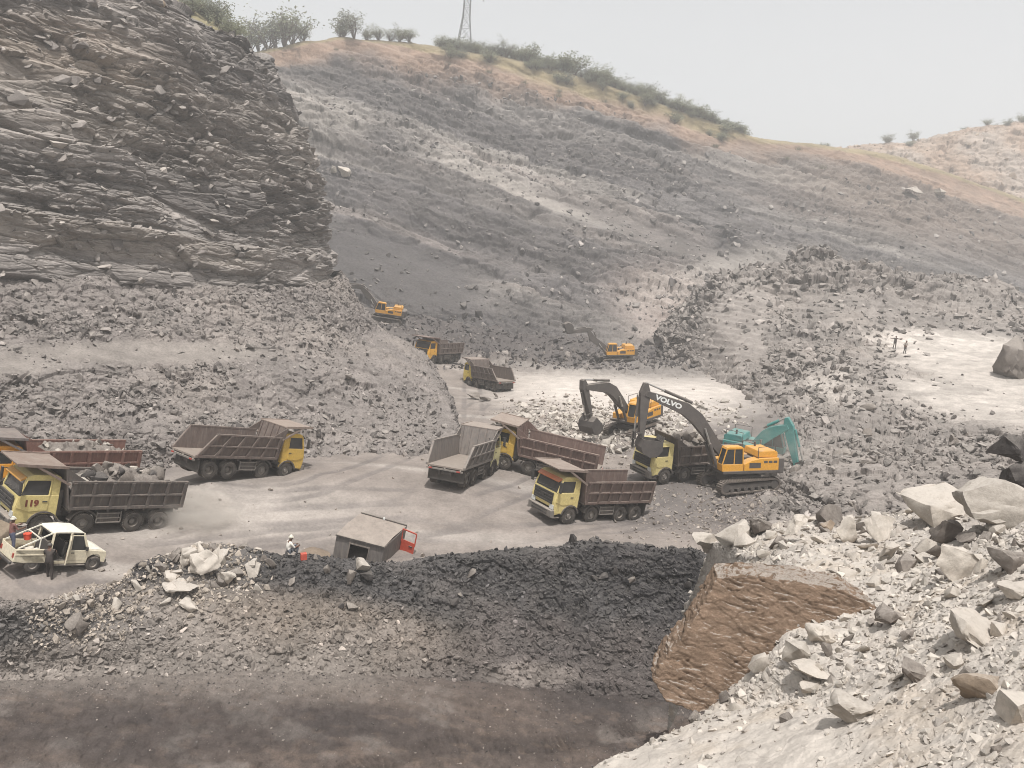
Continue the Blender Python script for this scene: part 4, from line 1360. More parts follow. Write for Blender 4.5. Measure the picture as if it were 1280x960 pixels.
def truck(label, p, kind='box', visor='dark', door_no=None, canopy_len=2.25, group='dump trucks in the quarry pit', flap=True):
    t = empty('dump_truck')
    tag(t, label, 'dump truck', group)
    cab, bed, dk, bk = p['cab'], p['bed'], MT['dark'], MT['black']
    # chassis
    c = MB()
    for s in (-1, 1):
        c.box(-3.9, 4.3, s * .42 - .06, s * .42 + .06, .80, 1.06)
        c.box(-.55, .55, s * .98 - .26, s * .98 + .26, .62, 1.12, 0)                  # tanks
    for x in (-3.6, -2.05, -.5, .4, 2.2, 3.9):
        c.box(x - .06, x + .06, -.42, .42, .82, 1.02)
    for x in AX:
        c.tube((x, -1.0, .56), (x, 1.0, .56), .11, 8)
    for x in AX[2:]:
        c.hull([(x + a, b, .56 + d) for a in (-.22, .22) for b in (-.2, .2) for d in (-.24, .24)])
    c.box(2.35, 2.6, -1.0, 1.0, 1.0, 2.3)                                            # intake, air cleaner behind the cab
    c.tube((2.45, -.9, 2.2), (2.45, -.9, 2.95), .1, 8)
    c.build('chassis', dk, t, .015)
    for i, x in enumerate(AX):
        for s in (-1, 1):
            add_wheel(t, x, s * (1.06 if i < 2 else 1.0), .56, i > 1, 1.0 if i < 2 else 1.75)
    # cab shell with real openings
    b = MB()
    arch = [(3.2 + .72 * math.cos(R(a)), .56 + .72 * math.sin(R(a))) for a in range(165, 14, -15)]
    side = [(4.44, .66), (4.54, 1.1), (4.56, 1.5), (4.44, 2.12), (2.62, 2.12), (2.62, 1.05), (2.5, .9)] + arch
    for s in (-1, 1):
        b.prism(side, s * 1.16, s * 1.24)
        b.prism([(2.62, 2.12), (3.02, 2.12), (2.98, 2.96), (2.64, 2.96)], s * 1.14, s * 1.22)       # rear quarter
        b.bar((4.42, s * 1.18, 2.1), (4.16, s * 1.15, 2.98), .10, .12)                # A pillar
        b.bar((3.06, s * 1.19, 2.1), (3.02, s * 1.17, 2.98), .09, .08)
    b.prism([(2.62, 2.92), (2.64, 3.06), (2.85, 3.16), (3.9, 3.16), (4.14, 3.06), (4.2, 2.94)], -1.2, 1.2)
    b.box(2.60, 2.66, -1.18, 1.18, 1.1, 2.95)
    b.prism([(4.40, 1.95), (4.46, 2.12), (4.57, 1.5), (4.55, 1.1), (4.46, 1.1)], -1.18, 1.18)
    b.box(2.64, 4.5, -1.16, 1.16, 1.12, 1.2)
    b.build('cab', cab, t, .02)
    # inside
    b = MB()
    b.box(4.05, 4.42, -1.1, 1.1, 1.75, 2.12, ty=.05)
    for s in (-1, 1):
        b.box(2.9, 3.4, s * .6 - .27, s * .6 + .27, 1.55, 1.8)
        b.box(2.8, 2.95, s * .6 - .25, s * .6 + .25, 1.75, 2.65, sh=-.08)
    b.tube((3.95, .6, 2.05), (3.99, .6, 2.09), .22, 14)
    b.build('cab_interior', MT['inside'], t)
    # glass
    g = MB()
    g.add([(4.435, -1.1, 2.14), (4.435, 1.1, 2.14), (4.2, 1.06, 2.93), (4.2, -1.06, 2.93), (4.415, -1.1, 2.14), (4.415, 1.1, 2.14), (4.18, 1.06, 2.93), (4.18, -1.06, 2.93)],
          [(0, 1, 2, 3), (7, 6, 5, 4), (0, 4, 5, 1), (1, 5, 6, 2), (2, 6, 7, 3), (3, 7, 4, 0)])
    g.build('windscreen', MT['glass'], t)
    w = MB()
    w.bar((4.47, -.9, 2.18), (4.36, .1, 2.3), .03); w.bar((4.47, .1, 2.18), (4.36, .95, 2.3), .03)
    w.build('wiper', bk, t)
    for s in (-1, 1):
        g = MB(); g.prism([(3.1, 2.13), (4.38, 2.13), (4.15, 2.9), (3.07, 2.9)], s * 1.165, s * 1.18)
        g.build('side_window', MT['glass'], t)
        d = MB()
        d.prism([(3.08, 2.12), (4.40, 2.12), (4.50, 1.5), (4.1, 1.36), (3.9, 1.3), (3.2, 1.34), (3.08, 1.4)], s * 1.235, s * 1.275)
        d.bar((3.08, s * 1.25, 2.1), (3.06, s * 1.23, 2.92), .06, .05); d.bar((3.06, s * 1.23, 2.92), (4.16, s * 1.22, 2.92), .05, .06); d.bar((4.40, s * 1.24, 2.1), (4.15, s * 1.21, 2.92), .06, .05)
        do = d.build('door', cab, t, .012)
        h = MB(); h.box(3.14, 3.36, s * 1.285 - .015, s * 1.285 + .015, 1.78, 1.84); h.build('handle', bk, do)
        if door_no and s == 1:
            me = text_mesh(door_no, .44, MT['number'], .006, .022)
            n = link('door_number', me, do)
            n.rotation_euler = (R(90), 0, R(180)); n.location = (3.85, 1.283, 1.72)
        mi = MB()
        mi.bar((4.3, s * 1.2, 2.9), (4.52, s * 1.5, 2.85), .04); mi.bar((4.3, s * 1.2, 2.3), (4.52, s * 1.5, 2.3), .04)
        mi.box(4.46, 4.56, s * 1.5 - .11, s * 1.5 + .11, 2.2, 2.9)
        mi.build('mirror', bk, t, .02)
        f = MB()
        f.arc(3.2, .56, .66, .75, 10, 165, s * 1.02, s * 1.29, 9)
        f.build('fender', p.get('fender', dk), t)
        f = MB()
        f.arc(1.25, .56, .68, .75, 15, 165, s * .8, s * 1.27, 9)
        f.build('fender', p.get('fender', dk), t)
        hl = MB(); hl.prism([(4.52, 1.0), (4.62, 1.0), (4.6, 1.3), (4.52, 1.3)], s * .78, s * 1.17); hl.build('headlight', MT['lamp'], t, .02)
        st = MB(); st.box(4.0, 4.45, s * 1.12 - .12, s * 1.12 + .12, .45, .5); st.box(4.0, 4.45, s * 1.12 - .12, s * 1.12 + .12, .72, .77); st.build('step', dk, t)
        lad = MB()
        for x in (.62, -.62): lad.bar((x, s * 1.27, .58), (x, s * 1.27, 1.2), .05)
        for z in (.6, .85, 1.1): lad.bar((-.62, s * 1.27, z), (.62, s * 1.27, z), .05)
        lad.build('side_guard', MT['rim'], t)
    # front: grille, bars, bumper, visor
    gr = MB()
    gr.box(4.56, 4.61, -.98, .98, 1.32, 2.04)
    for z in (1.36, 1.56, 1.76, 1.96): gr.box(4.60, 4.65, -.95, .95, z, z + .09)
    gr.box(4.59, 4.66, -.16, .16, 1.6, 1.84)
    gr.build('grille', bk, t)
    bu = MB()
    bu.prism([(4.42, .42), (4.72, .5), (4.76, .95), (4.5, 1.0)], -1.24, 1.24)
    bu.build('bumper', p.get('bumper', MT['rim']), t, .03)
    br = MB()
    for z in (.62, .82): br.box(4.74, 4.79, -.8, .8, z, z + .08)
    br.build('bumper_slot', bk, t)
    vi = MB()
    vi.prism([(4.18, 2.96), (4.46, 2.80), (4.48, 2.86), (4.22, 3.06)], -1.14, 1.14)
    vi.build('sun_visor', p.get('visor', bk), t, .01)
    # dump body
    sh = .5 if kind == 'raked' else 0.0
    fz, rz = 1.42, 2.86
    xf, xr = 2.15, -3.95
    L = sh * 1.6
    fl = MB()
    fl.box(xr, xf, -1.3, 1.3, fz - .1, fz)
    fl.build('bed_floor', p['inner'], t)
    un = MB()
    for s in (-1, 1): un.box(xr + .1, xf, s * .5 - .08, s * .5 + .08, 1.07, fz - .1)
    for i in range(7): un.box(xr + .2 + i * .95, xr + .32 + i * .95, -1.3, 1.3, 1.2, fz - .1)
    un.build('bed_frame', dk, t)

    def sx(z): return L * (z - fz) / (rz - fz) * (1.0)
    for s in (-1, 1):
        w = MB()
        # leaning sheet
        y0, y1 = s * 1.3, s * 1.44
        V = [(xr, y0, fz), (xf, y0, fz), (xf + 0, y1, rz), (xr + L * 1.4, y1, rz)]
        V2 = [(x, y - s * .05, z) for x, y, z in V]
        w.add(V + V2, [(0, 1, 2, 3), (7, 6, 5, 4), (0, 4, 5, 1), (1, 5, 6, 2), (2, 6, 7, 3), (3, 7, 4, 0)])
        wo_ = w.build('side_panel', [bed], t)
        r = MB()
        n = 6 if kind == 'raked' else 7
        xa, xb = xr + .12, xf - .12
        for i in range(n):
            x0 = xa + (xb - xa) * i / (n - 1)
            x1 = min(x0 + (L * 1.4 * (1 - i / (n - 1) * .75) if kind == 'raked' else 0), xb)
            r.bar((x0, s * 1.35, fz + .02), (x1, s * 1.49, rz - .03), .17, .13, upv=(0, s, 0))
        xm0, xm1 = xr + L * .6, xf
        r.bar((xm0 + .1, s * 1.425, 2.13), (xm1 - .05, s * 1.44, 2.13), .13, .10)
        r.bar((xr, s * 1.35, fz + .02), (xf, s * 1.35, fz + .02), .14, .16)
        r.bar((xr + L * 1.4 - .03, s * 1.45, rz), (xf + .05, s * 1.45, rz), .16, .12)
        r.bar((xr + .04, s * 1.34, fz), (xr + L * 1.4 + .04, s * 1.48, rz), .12, .14, upv=(0, s, 0))
        r.build('side_rib', bed, t, .012)
    hb = MB()
    hz_ = 3.56
    hb.add([(xf - .05, -1.42, fz), (xf - .05, 1.42, fz), (xf + .35, 1.46, hz_), (xf + .35, -1.46, hz_), (xf + .03, -1.42, fz), (xf + .03, 1.42, fz), (xf + .43, 1.46, hz_), (xf + .43, -1.46, hz_)],
           [(3, 2, 1, 0), (4, 5, 6, 7), (0, 1, 5, 4), (1, 2, 6, 5), (2, 3, 7, 6), (3, 0, 4, 7)])
    for i in range(5):
        y = -1.2 + .6 * i
        hb.bar((xf - .06, y, fz + .1), (xf + .33, y, hz_ - .02), .07, .09)
    for s in (-1, 1):       # cheeks joining headboard and sides
        hb.add([(xf - .75, s * 1.44, rz), (xf + .2, s * 1.44, rz), (xf + .37, s * 1.46, hz_), (xf - .75, s * 1.40, rz), (xf + .2, s * 1.40, rz), (xf + .37, s * 1.42, hz_)],
               [(0, 1, 2), (5, 4, 3), (0, 3, 4, 1), (1, 4, 5, 2), (2, 5, 3, 0)])
    hb.build('headboard', bed, t)
    ca = MB()
    xe = xf + .35 + canopy_len
    ca.add([(xf + .33, -1.46, hz_), (xf + .33, 1.46, hz_), (xe, 1.36, hz_ + .1), (xe, -1.36, hz_ + .1), (xf + .33, -1.46, hz_ + .06), (xf + .33, 1.46, hz_ + .06), (xe, 1.36, hz_ + .16), (xe, -1.36, hz_ + .16)],
           [(3, 2, 1, 0), (4, 5, 6, 7), (0, 1, 5, 4), (1, 2, 6, 5), (2, 3, 7, 6), (3, 0, 4, 7)])
    for s in (-1, 1):
        ca.bar((xf + .1, s * 1.40, 2.7), (xe - .9, s * 1.36, hz_ + .05), .1, .12)
        ca.bar((xf + .3, s * 1.44, hz_ + .05), (xe, s * 1.35, hz_ + .13), .08, .14)
    ca.build('canopy', p['canopy'], t)
    if flap:
        m = MB(); m.box(xr + .35, xr + .39, -1.3, 1.3, .38, 1.22); m.build('mud_flap', p['flap'], t)
        m = MB(); m.bar((xr - .05, -1.3, 1.2), (xr - .05, 1.3, 1.2), .1)
        for y in (-1.1, 0, 1.1): m.bar((xr - .05, y, 1.2), (xr + .1, y, 1.4), .07)
        m.build('rear_bar', MT['rim'], t)
        for s in (-1, 1):
            m = MB(); m.box(xr - .12, xr - .09, s * 1.0 - .13, s * 1.0 + .13, 1.16, 1.26); m.build('tail_light', MT['redlamp'], t)
    return t


def seat(o, key, xa, xb, side, ya=1.15, lift=0.0):
    """stand a vehicle so that two wheels on one side touch the pit floor at two photo points"""
    A, B = WP[key]
    h = (A - B) / np.linalg.norm(A - B)
    if xa < xb:
        h = -h
    l = np.cross([0, 0, 1.0], h); l /= np.linalg.norm(l)
    n = np.cross(h, l)
    O = (A + B) / 2 - h * (xa + xb) / 2 - l * side * ya
    Mx = Matrix.Identity(4)
    for i in range(3):
        Mx[i][0], Mx[i][1], Mx[i][2], Mx[i][3] = h[i], l[i], n[i], O[i] + n[i] * lift
    o.matrix_world = Mx
    bpy.context.view_layer.update()
    return o


def pose(o, x, y, az, lift=0.0):
    """stand an object on the pit floor at a photo point, heading az degrees anticlockwise from +x"""
    p = hit(x, y)
    e = .8
    gx = (zf(p[0] + e, p[1]) - zf(p[0] - e, p[1])) / (2 * e); gy = (zf(p[0], p[1] + e) - zf(p[0], p[1] - e)) / (2 * e)
    n = Vector((-gx, -gy, 1)).normalized()
    h = Vector((math.cos(R(az)), math.sin(R(az)), 0)); h = (h - n * h.dot(n)).normalized()
    l = n.cross(h)
    Mx = Matrix.Identity(4)
    for i in range(3):
        Mx[i][0], Mx[i][1], Mx[i][2], Mx[i][3] = h[i], l[i], n[i], p[i] + n[i] * lift
    o.matrix_world = Mx
    bpy.context.view_layer.update()
    return o


MT['number'] = paint_mat('number_paint', tuple(lin(120, 60, 40)), .7, amt=.1)
CREAM = (206, 188, 124); YEL = (200, 164, 72); ORG = (206, 140, 32)
PA = pal(CREAM, (80, 74, 71), (120, 102, 92), .4)
PA['visor'] = paint_mat('orange_visor', tuple(lin(196, 140, 50)), .5, amt=.3)
A_ = truck('loaded dump truck numbered 119 raising dust behind the white pickup', PA, 'box', door_no='119', flap=False)
seat(A_, 'A', AX[1], AX[3], 1)
PB_ = pal(YEL, (94, 82, 77), (140, 124, 114), .45)
B_ = truck('empty dump truck with yellow cab parked facing right below the left talus', PB_, 'raked')
seat(B_, 'B', AX[3], AX[0], -1)
PC = pal((216, 208, 160), (108, 102, 98), (140, 128, 120), .3, .6)
C_ = truck('empty grey dump truck seen from behind in the middle of the pit', PC, 'raked')
seat(C_, 'C', AX[3], AX[0], -1)
PE = pal(YEL, (106, 84, 77), (136, 120, 110), .35, .45)
E_ = truck('rust red dump truck with yellow cab waiting behind the grey one', PE, 'box')
seat(E_, 'E', AX[0], AX[3], 1)
PD = pal(CREAM, (94, 77, 71), (128, 112, 103), .4, .45)
PD['visor'] = paint_mat('orange_visor', tuple(lin(190, 104, 56)), .5, amt=.3)
D_ = truck('dump truck with cream cab and brown red bed nearest in the centre', PD, 'box')
seat(D_, 'D', AX[0], AX[3], 1)
PH = pal((206, 190, 128), (84, 76, 72), (104, 96, 92), .4)
H_ = truck('dump truck with cream cab being loaded under the dark excavator boom', PH, 'box', canopy_len=.4, flap=False)
seat(H_, 'H', AX[0], AX[3], 1)
PF = pal((214, 190, 90), (92, 82, 77), (130, 116, 108), .3)
F_ = truck('far dump truck standing with its back to the white stone area', PF, 'raked')
seat(F_, 'F', AX[0], AX[3], 1)
PG = pal((226, 168, 56), (104, 92, 86), (112, 92, 86), .25)
G_ = truck('far dump truck with orange yellow cab emerging behind the talus', PG, 'box', canopy_len=2.6)
seat(G_, 'G', AX[0], AX[3], 1)
PX = pal(ORG, (112, 76, 66), (104, 96, 94), .2, .35)
X2 = truck('loaded dump truck with orange cab partly cut off by the left photo edge', PX, 'box', flap=False)
seat(X2, 'X', AX[1], AX[3], 1)

# loads of rock: every block a thing, the fines one heap
MLOAD = rock_mat('load_fines', base=lin(104, 96, 90), scale=2.5, bump=.8, bdist=.05, var=.3, dust=DUST, dust_amt=.3)


def load(tr, n, big, label, label2, mats, group, x0=-3.6, x1=1.9, top=.75, heap=True, zb=2.55):
    Mx = tr.matrix_world.copy()
    if heap:
        u = np.linspace(0, 1, 60); v = np.linspace(0, 1, 34)
        U, V = np.meshgrid(u, v)
        X = x0 + (x1 - x0) * U; Y = -1.3 + 2.6 * V
        Z = zb + top * (np.sin(U * math.pi) ** .7) * np.sin(V * math.pi) ** .8 - .25
        q = np.stack([X, Y, Z], -1)
        q[..., 2] += (.28 * blocks(q.reshape(-1, 3) * [1, 1, .3], .8, 11, .8, .3)[0] + .12 * blocks(q.reshape(-1, 3), .35, 12, .8, .3)[0]).reshape(U.shape)
        o = grid_obj('rubble', q, MLOAD)
        o.matrix_world = Mx
        tag(o, label2, 'rubble', kind='stuff')
    for i in range(n):
        x = random.uniform(x0 + .2, x1 - .2); y = random.uniform(-1.1, 1.1)
        u = (x - x0) / (x1 - x0)
        z = zb + top * math.sin(u * math.pi) ** .7 * math.sin((y + 1.3) / 2.6 * math.pi) ** .8 - .12
        s = random.uniform(.45, big) if i > n * .35 else random.uniform(.8, 1) * big
        o = bpy.data.objects.new('rock', random.choice(random.choice(mats)))
        col.objects.link(o)
        o.matrix_world = Mx @ (Matrix.Translation((x, y, z + s * .05)) @ Quaternion([random.gauss(0, 1) for _ in range(4)]).normalized().to_matrix().to_4x4() @ Matrix.Diagonal((s, s, s, 1)))
        tag(o, label, 'rock', group)


load(A_, 30, 1.25, 'grey rock heaped in the bed of the dump truck numbered 119', 'crushed stone heaped in the bed of truck 119', [RG, RG, RP, RD], 'rocks loaded in truck 119')
load(H_, 14, 1.7, 'rock lying in the bed of the truck under the excavator boom', 'crushed stone in the bed of the truck under the boom', [RG, RP], 'rocks loaded in the truck under the boom', x0=-2, x1=2.3, top=1.0)
load(X2, 16, .7, 'small rock on the load of the orange cabbed dump truck', 'crushed stone heaped in the bed of the orange cabbed truck', [RG, RP], 'rocks loaded in the orange cabbed truck', top=.7)
# ---- excavators ---------------------------------------------------------------
BOOM_GREY = paint_mat('boom_grey', tuple(lin(78, 73, 70)), .6, amt=.5)
EX_YEL = paint_mat('excavator_yellow', tuple(lin(214, 152, 40)), .55, amt=.42)
EX_DARK = paint_mat('excavator_dark', tuple(lin(66, 62, 60)), .6, amt=.45)
EX_TEAL = paint_mat('excavator_teal', tuple(lin(38, 128, 124)), .5, amt=.4)
EX_STEEL = paint_mat('track_steel', tuple(lin(96, 88, 82)), .6, .3, amt=.7)


def offset_poly(pts, w):
    """closed outline around a polyline in the (x, z) plane; w: half width at each point"""
    P = [np.array(p, float) for p in pts]
    Lf, Rt = [], []
    for i, p in enumerate(P):
        d = (P[min(i + 1, len(P) - 1)] - P[max(i - 1, 0)])
        d /= np.linalg.norm(d) + 1e-9
        n = np.array([-d[1], d[0]])
        Lf.append(tuple(p + n * w[i])); Rt.append(tuple(p - n * w[i]))
    return Lf + Rt[::-1]


def excavator(label, paint, arm_paint, x, y, az, track_az, px_pts, bucket_dir=1, lettering=None, lift=0.0, curl=-70):
    """px_pts: photo points of boom foot, knee, boom tip and stick end, in the plane of the boom"""
    base = empty('excavator')
    tag(base, label, 'excavator', 'excavators in the quarry pit')
    pose(base, x, y, az, lift)
    bm_w = base.matrix_world.copy()
    inv = bm_w.inverted()
    # undercarriage turned under the upper body
    ua = R(track_az - az)
    uc = MB()
    uc.box(-1.3, 1.3, -1.0, 1.0, .55, 1.1); uc.tube((0, 0, 1.05), (0, 0, 1.38), .75, 18)
    uc.xf(Matrix.Rotation(ua, 4, 'Z'))
    uc.build('undercarriage', EX_DARK, base)
    for s in (-1, 1):
        t = MB()
        # belt outline
        prof = []
        for a in range(90, 271, 20): prof.append((-2.15 + .46 * math.cos(R(a)), .47 + .46 * math.sin(R(a))))
        for a in range(-90, 91, 20): prof.append((2.15 + .46 * math.cos(R(a)), .47 + .46 * math.sin(R(a))))
        inn = [(px_ * .955, .47 + (pz - .47) * .80) for px_, pz in prof]
        n = len(prof)
        for i in range(n):
            j = (i + 1) % n
            t.prism([prof[i], prof[j], inn[j], inn[i]], s * 1.35 - .3, s * 1.35 + .3)
        # shoes with grousers
        per = []
        for i in range(n):
            a, b = np.array(prof[i]), np.array(prof[(i + 1) % n])
            m = max(1, int(np.linalg.norm(b - a) / .2))
            for q in range(m): per.append((a + (b - a) * q / m, (b - a) / np.linalg.norm(b - a)))
        for p, d in per:
            nrm = np.array([d[1], -d[0]])
            c0 = p + nrm * .02
            t.bar((c0[0], s * 1.35 - .31, c0[1]), (c0[0], s * 1.35 + .31, c0[1]), .07, .05)
        t.xf(Matrix.Rotation(ua, 4, 'Z'))
        tr = t.build('track', EX_STEEL, base)
        w = MB()
        for xx in (-2.15, -1.4, -.8, -.2, .4, 1.0, 1.6, 2.15):
            r_ = .34 if abs(xx) > 2 else .17
            w.tube((xx, s * 1.35 - .24, .47 if abs(xx) > 2 else .24), (xx, s * 1.35 + .24, .47 if abs(xx) > 2 else .24), r_, 12)
        w.box(-1.9, 1.9, s * 1.35 - .2, s * 1.35 + .2, .34, .68)
        w.xf(Matrix.Rotation(ua, 4, 'Z'))
        w.build('track_roller', EX_DARK, tr)
    # upper body
    z0 = 1.38
    d = MB(); d.box(-2.6, 1.9, -1.45, 1.45, z0, z0 + .22); d.build('deck', EX_DARK, base, .02)
    for s, nm in ((1, 'side_cover'), (-1, 'side_cover')):
        h = MB()
        h.prism([(-2.5, z0 + .22), (.25 if s > 0 else 1.5, z0 + .22), (.25 if s > 0 else 1.5, z0 + .72), (-.4, z0 + 1.0), (-1.0, z0 + 1.12), (-2.5, z0 + 1.15)], s * .55, s * 1.44)
        sc_o = h.build(nm, paint, base, .03)
        v = MB()
        v.box(-1.05, -.15, s * 1.445 - .006, s * 1.445 + .006, z0 + .42, z0 + .82)
        for q in range(3): v.box(-2.35 + q * .38, -2.06 + q * .38, s * 1.445 - .006, s * 1.445 + .006, z0 + .78, z0 + .95)
        v.build('vent', EX_DARK, sc_o)
    h = MB()
    h.prism([(-2.5, z0 + 1.15), (-.9, z0 + 1.15), (-1.05, z0 + 1.62), (-2.35, z0 + 1.66), (-2.5, z0 + 1.5)], -1.2, 1.2)
    h.build('engine_cover', paint, base, .05)
    e = MB(); e.tube((-1.6, -.7, z0 + 1.6), (-1.6, -.7, z0 + 2.0), .08, 10); e.build('exhaust', EX_DARK, base)
    e = MB(); e.box(-.85, -.2, -.5, .5, z0 + .4, z0 + 1.05); e.build('hydraulic_tank', EX_DARK, base)
    c = MB()
    pl = []
    for a in range(-60, 61, 12): pl.append((-2.45 - .85 * math.cos(R(a)), 1.45 / math.sin(R(60)) * math.sin(R(a))))
    c.prism(pl + [(-2.45, 1.45), (-2.45, -1.45)], z0 - .02, z0 + 1.12, ax='z')
    c.build('counterweight', BOOM_GREY, base, .06)
    for s in (-1, 1):
        rl = MB()
        rl.bar((-.9, s * 1.3, z0 + 1.1), (-.9, s * 1.3, z0 + 1.95), .04); rl.bar((-2.3, s * 1.2, z0 + 1.65), (-2.3, s * 1.2, z0 + 2.0), .04)
        rl.bar((-.9, s * 1.3, z0 + 1.95), (-2.3, s * 1.2, z0 + 2.0), .04)
        rl.build('hand_rail', EX_DARK, base)
    # cab, on the operator's left
    cb = MB()
    y0, y1 = .52, 1.42
    cb.prism([(.3, z0 + .2), (1.95, z0 + .2), (2.0, z0 + .75), (.3, z0 + .75)], y0, y1)
    for yy in (y0 + .04, y1 - .04):
        cb.bar((1.98, yy, z0 + .7), (1.62, yy, z0 + 1.9), .08); cb.bar((1.05, yy, z0 + .7), (1.02, yy, z0 + 1.9), .07); cb.bar((.34, yy, z0 + .7), (.38, yy, z0 + 1.9), .09)
    cb.prism([(.3, z0 + 1.86), (1.7, z0 + 1.86), (1.62, z0 + 2.0), (1.4, z0 + 2.04), (.4, z0 + 2.02)], y0, y1)
    cbo = cb.build('cab', paint, base, .02)
    gl = MB()
    for yy in (y0 + .05, y1 - .05):
        gl.prism([(.36, z0 + .75), (1.96, z0 + .75), (1.62, z0 + 1.88), (.38, z0 + 1.88)], yy - .01, yy + .01)
    gl.add([(1.97, y0 + .05, z0 + .75), (1.97, y1 - .05, z0 + .75), (1.63, y1 - .05, z0 + 1.88), (1.63, y0 + .05, z0 + 1.88)], [(0, 1, 2, 3)])
    gl.add([(.33, y0 + .05, z0 + .75), (.33, y1 - .05, z0 + .75), (.36, y1 - .05, z0 + 1.88), (.36, y0 + .05, z0 + 1.88)], [(3, 2, 1, 0)])
    gl.build('cab_window', MT['glass'], cbo)
    se = MB(); se.box(.55, 1.1, .75, 1.2, z0 + .75, z0 + .95); se.box(.5, .65, .75, 1.2, z0 + .9, z0 + 1.5); se.build('operator_seat', MT['inside'], cbo)
    # arm: photo points -> plane of the boom
    o3 = bm_w.translation; ny = Vector((bm_w[0][1], bm_w[1][1], bm_w[2][1]))

    def loc(q):
        d_ = Vector(rays(*q))
        t_ = o3.dot(ny) / d_.dot(ny)
        v = inv @ (d_ * t_)
        return (v.x, v.z)
    foot, knee, tip, end = [loc(q) for q in px_pts]
    foot = (min(max(foot[0], -.6), 1.2), min(max(foot[1], z0 + .4), z0 + 1.0))
    bm_ = MB()
    f_, k_, t_ = np.array(foot), np.array(knee), np.array(tip)
    mid1 = k_ * .85 + f_ * .15; mid2 = k_ * .85 + t_ * .15
    bm_.prism(offset_poly([f_, (f_ + k_) / 2, mid1, mid2, (k_ + t_) / 2, t_], [.24, .42, .50, .48, .38, .20]), -.30, .30)
    bo = bm_.build('boom', arm_paint, base, .03)
    if lettering:
        me = text_mesh(lettering, .50, MT['white'], .008, .02, 1.3)
        for s in (1, -1):
            u = t_ - k_; u /= np.linalg.norm(u)
            ctr = k_ * .48 + t_ * .52
            lo = link('lettering', me, bo)
            # read left to right from that side, baseline along the boom
            uu = u if (s > 0) == (u[0] < 0) else -u
            vx = Vector((uu[0], 0, uu[1])); vz = Vector((0, s, 0)); vy = vz.cross(vx)
            if vy.z < 0: vx, vy = -vx, -vy
            mm = Matrix.Identity(4)
            for i in range(3):
                mm[i][0], mm[i][1], mm[i][2] = vx[i], vy[i], vz[i]
            mm.translation = Vector((ctr[0], s * .308, ctr[1]))
            lo.matrix_local = mm
    def ram(p, m, q, r1, r2):
        a = MB(); a.tube(p, m, r1, 12); a = a.build('hydraulic_cylinder', arm_paint, base)
        b = MB(); b.tube(m, q, r2, 10); b.build('piston_rod', MT['chrome'], a)
    for s in (-1, 1):
        p0 = Vector((foot[0] + .75, s * .42, z0 + .35)); q0 = Vector(((f_ * .35 + k_ * .65)[0], s * .42, (f_ * .35 + k_ * .65)[1]))
        m0 = p0.lerp(q0, .6)
        ram(p0, m0, q0, .13, .075)
    u = t_ - k_; u /= np.linalg.norm(u); n = np.array([-u[1], u[0]])
    if n[1] < 0: n = -n
    e_ = np.array(end); v = e_ - t_; v /= np.linalg.norm(v)
    back = t_ - v * .75
    p0 = k_ * .95 + t_ * .05 + n * .62; m0 = p0 * .4 + back * .6
    ram((p0[0], 0, p0[1]), (m0[0], 0, m0[1]), (back[0], 0, back[1]), .12, .07)
    st = MB()
    st.prism(offset_poly([back, t_, t_ * .55 + e_ * .45, e_], [.14, .40, .30, .17]), -.24, .24)
    so = st.build('stick', arm_paint, base, .03)
    w_ = np.array([-v[1], v[0]])
    if w_[0] < 0: w_ = -w_                       # front side of the stick
    p0 = t_ + v * .3 + w_ * .45; q0 = e_ - v * .45 + w_ * .55
    m0 = p0 * .45 + q0 * .55
    ram((p0[0], 0, p0[1]), (m0[0], 0, m0[1]), (q0[0], 0, q0[1]), .1, .06)
    lk = MB()
    for s in (-1, 1):
        lk.bar((e_[0] - v[0] * .35, s * .3, e_[1] - v[1] * .35), (q0[0], s * .3, q0[1]), .06, .12); lk.bar((q0[0], s * .2, q0[1]), ((e_ + w_ * .5 + v * .1)[0], s * .2, (e_ + w_ * .5 + v * .1)[1]), .06, .12)
    lk.build('bucket_link', EX_DARK, base)
    # bucket: curved shell between two cheeks
    shell = [(0, 0), (.55, .28), (1.05, .15), (1.42, -.35), (1.40, -.95), (1.02, -1.35), (.35, -1.45)]
    ca, sa = math.cos(R(curl)), math.sin(R(curl))

    def bx_(p):
        a, b = p[0] * bucket_dir, p[1]
        return (e_[0] + a * ca - b * sa, e_[1] + a * sa + b * ca)
    b = MB()
    sh_ = [bx_(p) for p in shell]
    inn = [bx_((p[0] * .93 - .01, p[1] * .93 - .03)) for p in shell]
    for i in range(len(shell) - 1):
        b.prism([sh_[i], sh_[i + 1], inn[i + 1], inn[i]], -.78, .78)
    for s in (-1, 1): b.prism(sh_, s * .75, s * .80)
    for i in range(5):
        yy = -.65 + .325 * i
        a0, a1 = bx_((.40, -1.42)), bx_((.05, -1.62))
        b.bar((a0[0], yy, a0[1]), (a1[0], yy, a1[1]), .12, .10)
    b.build('bucket', EX_DARK, base, .01)
    return base


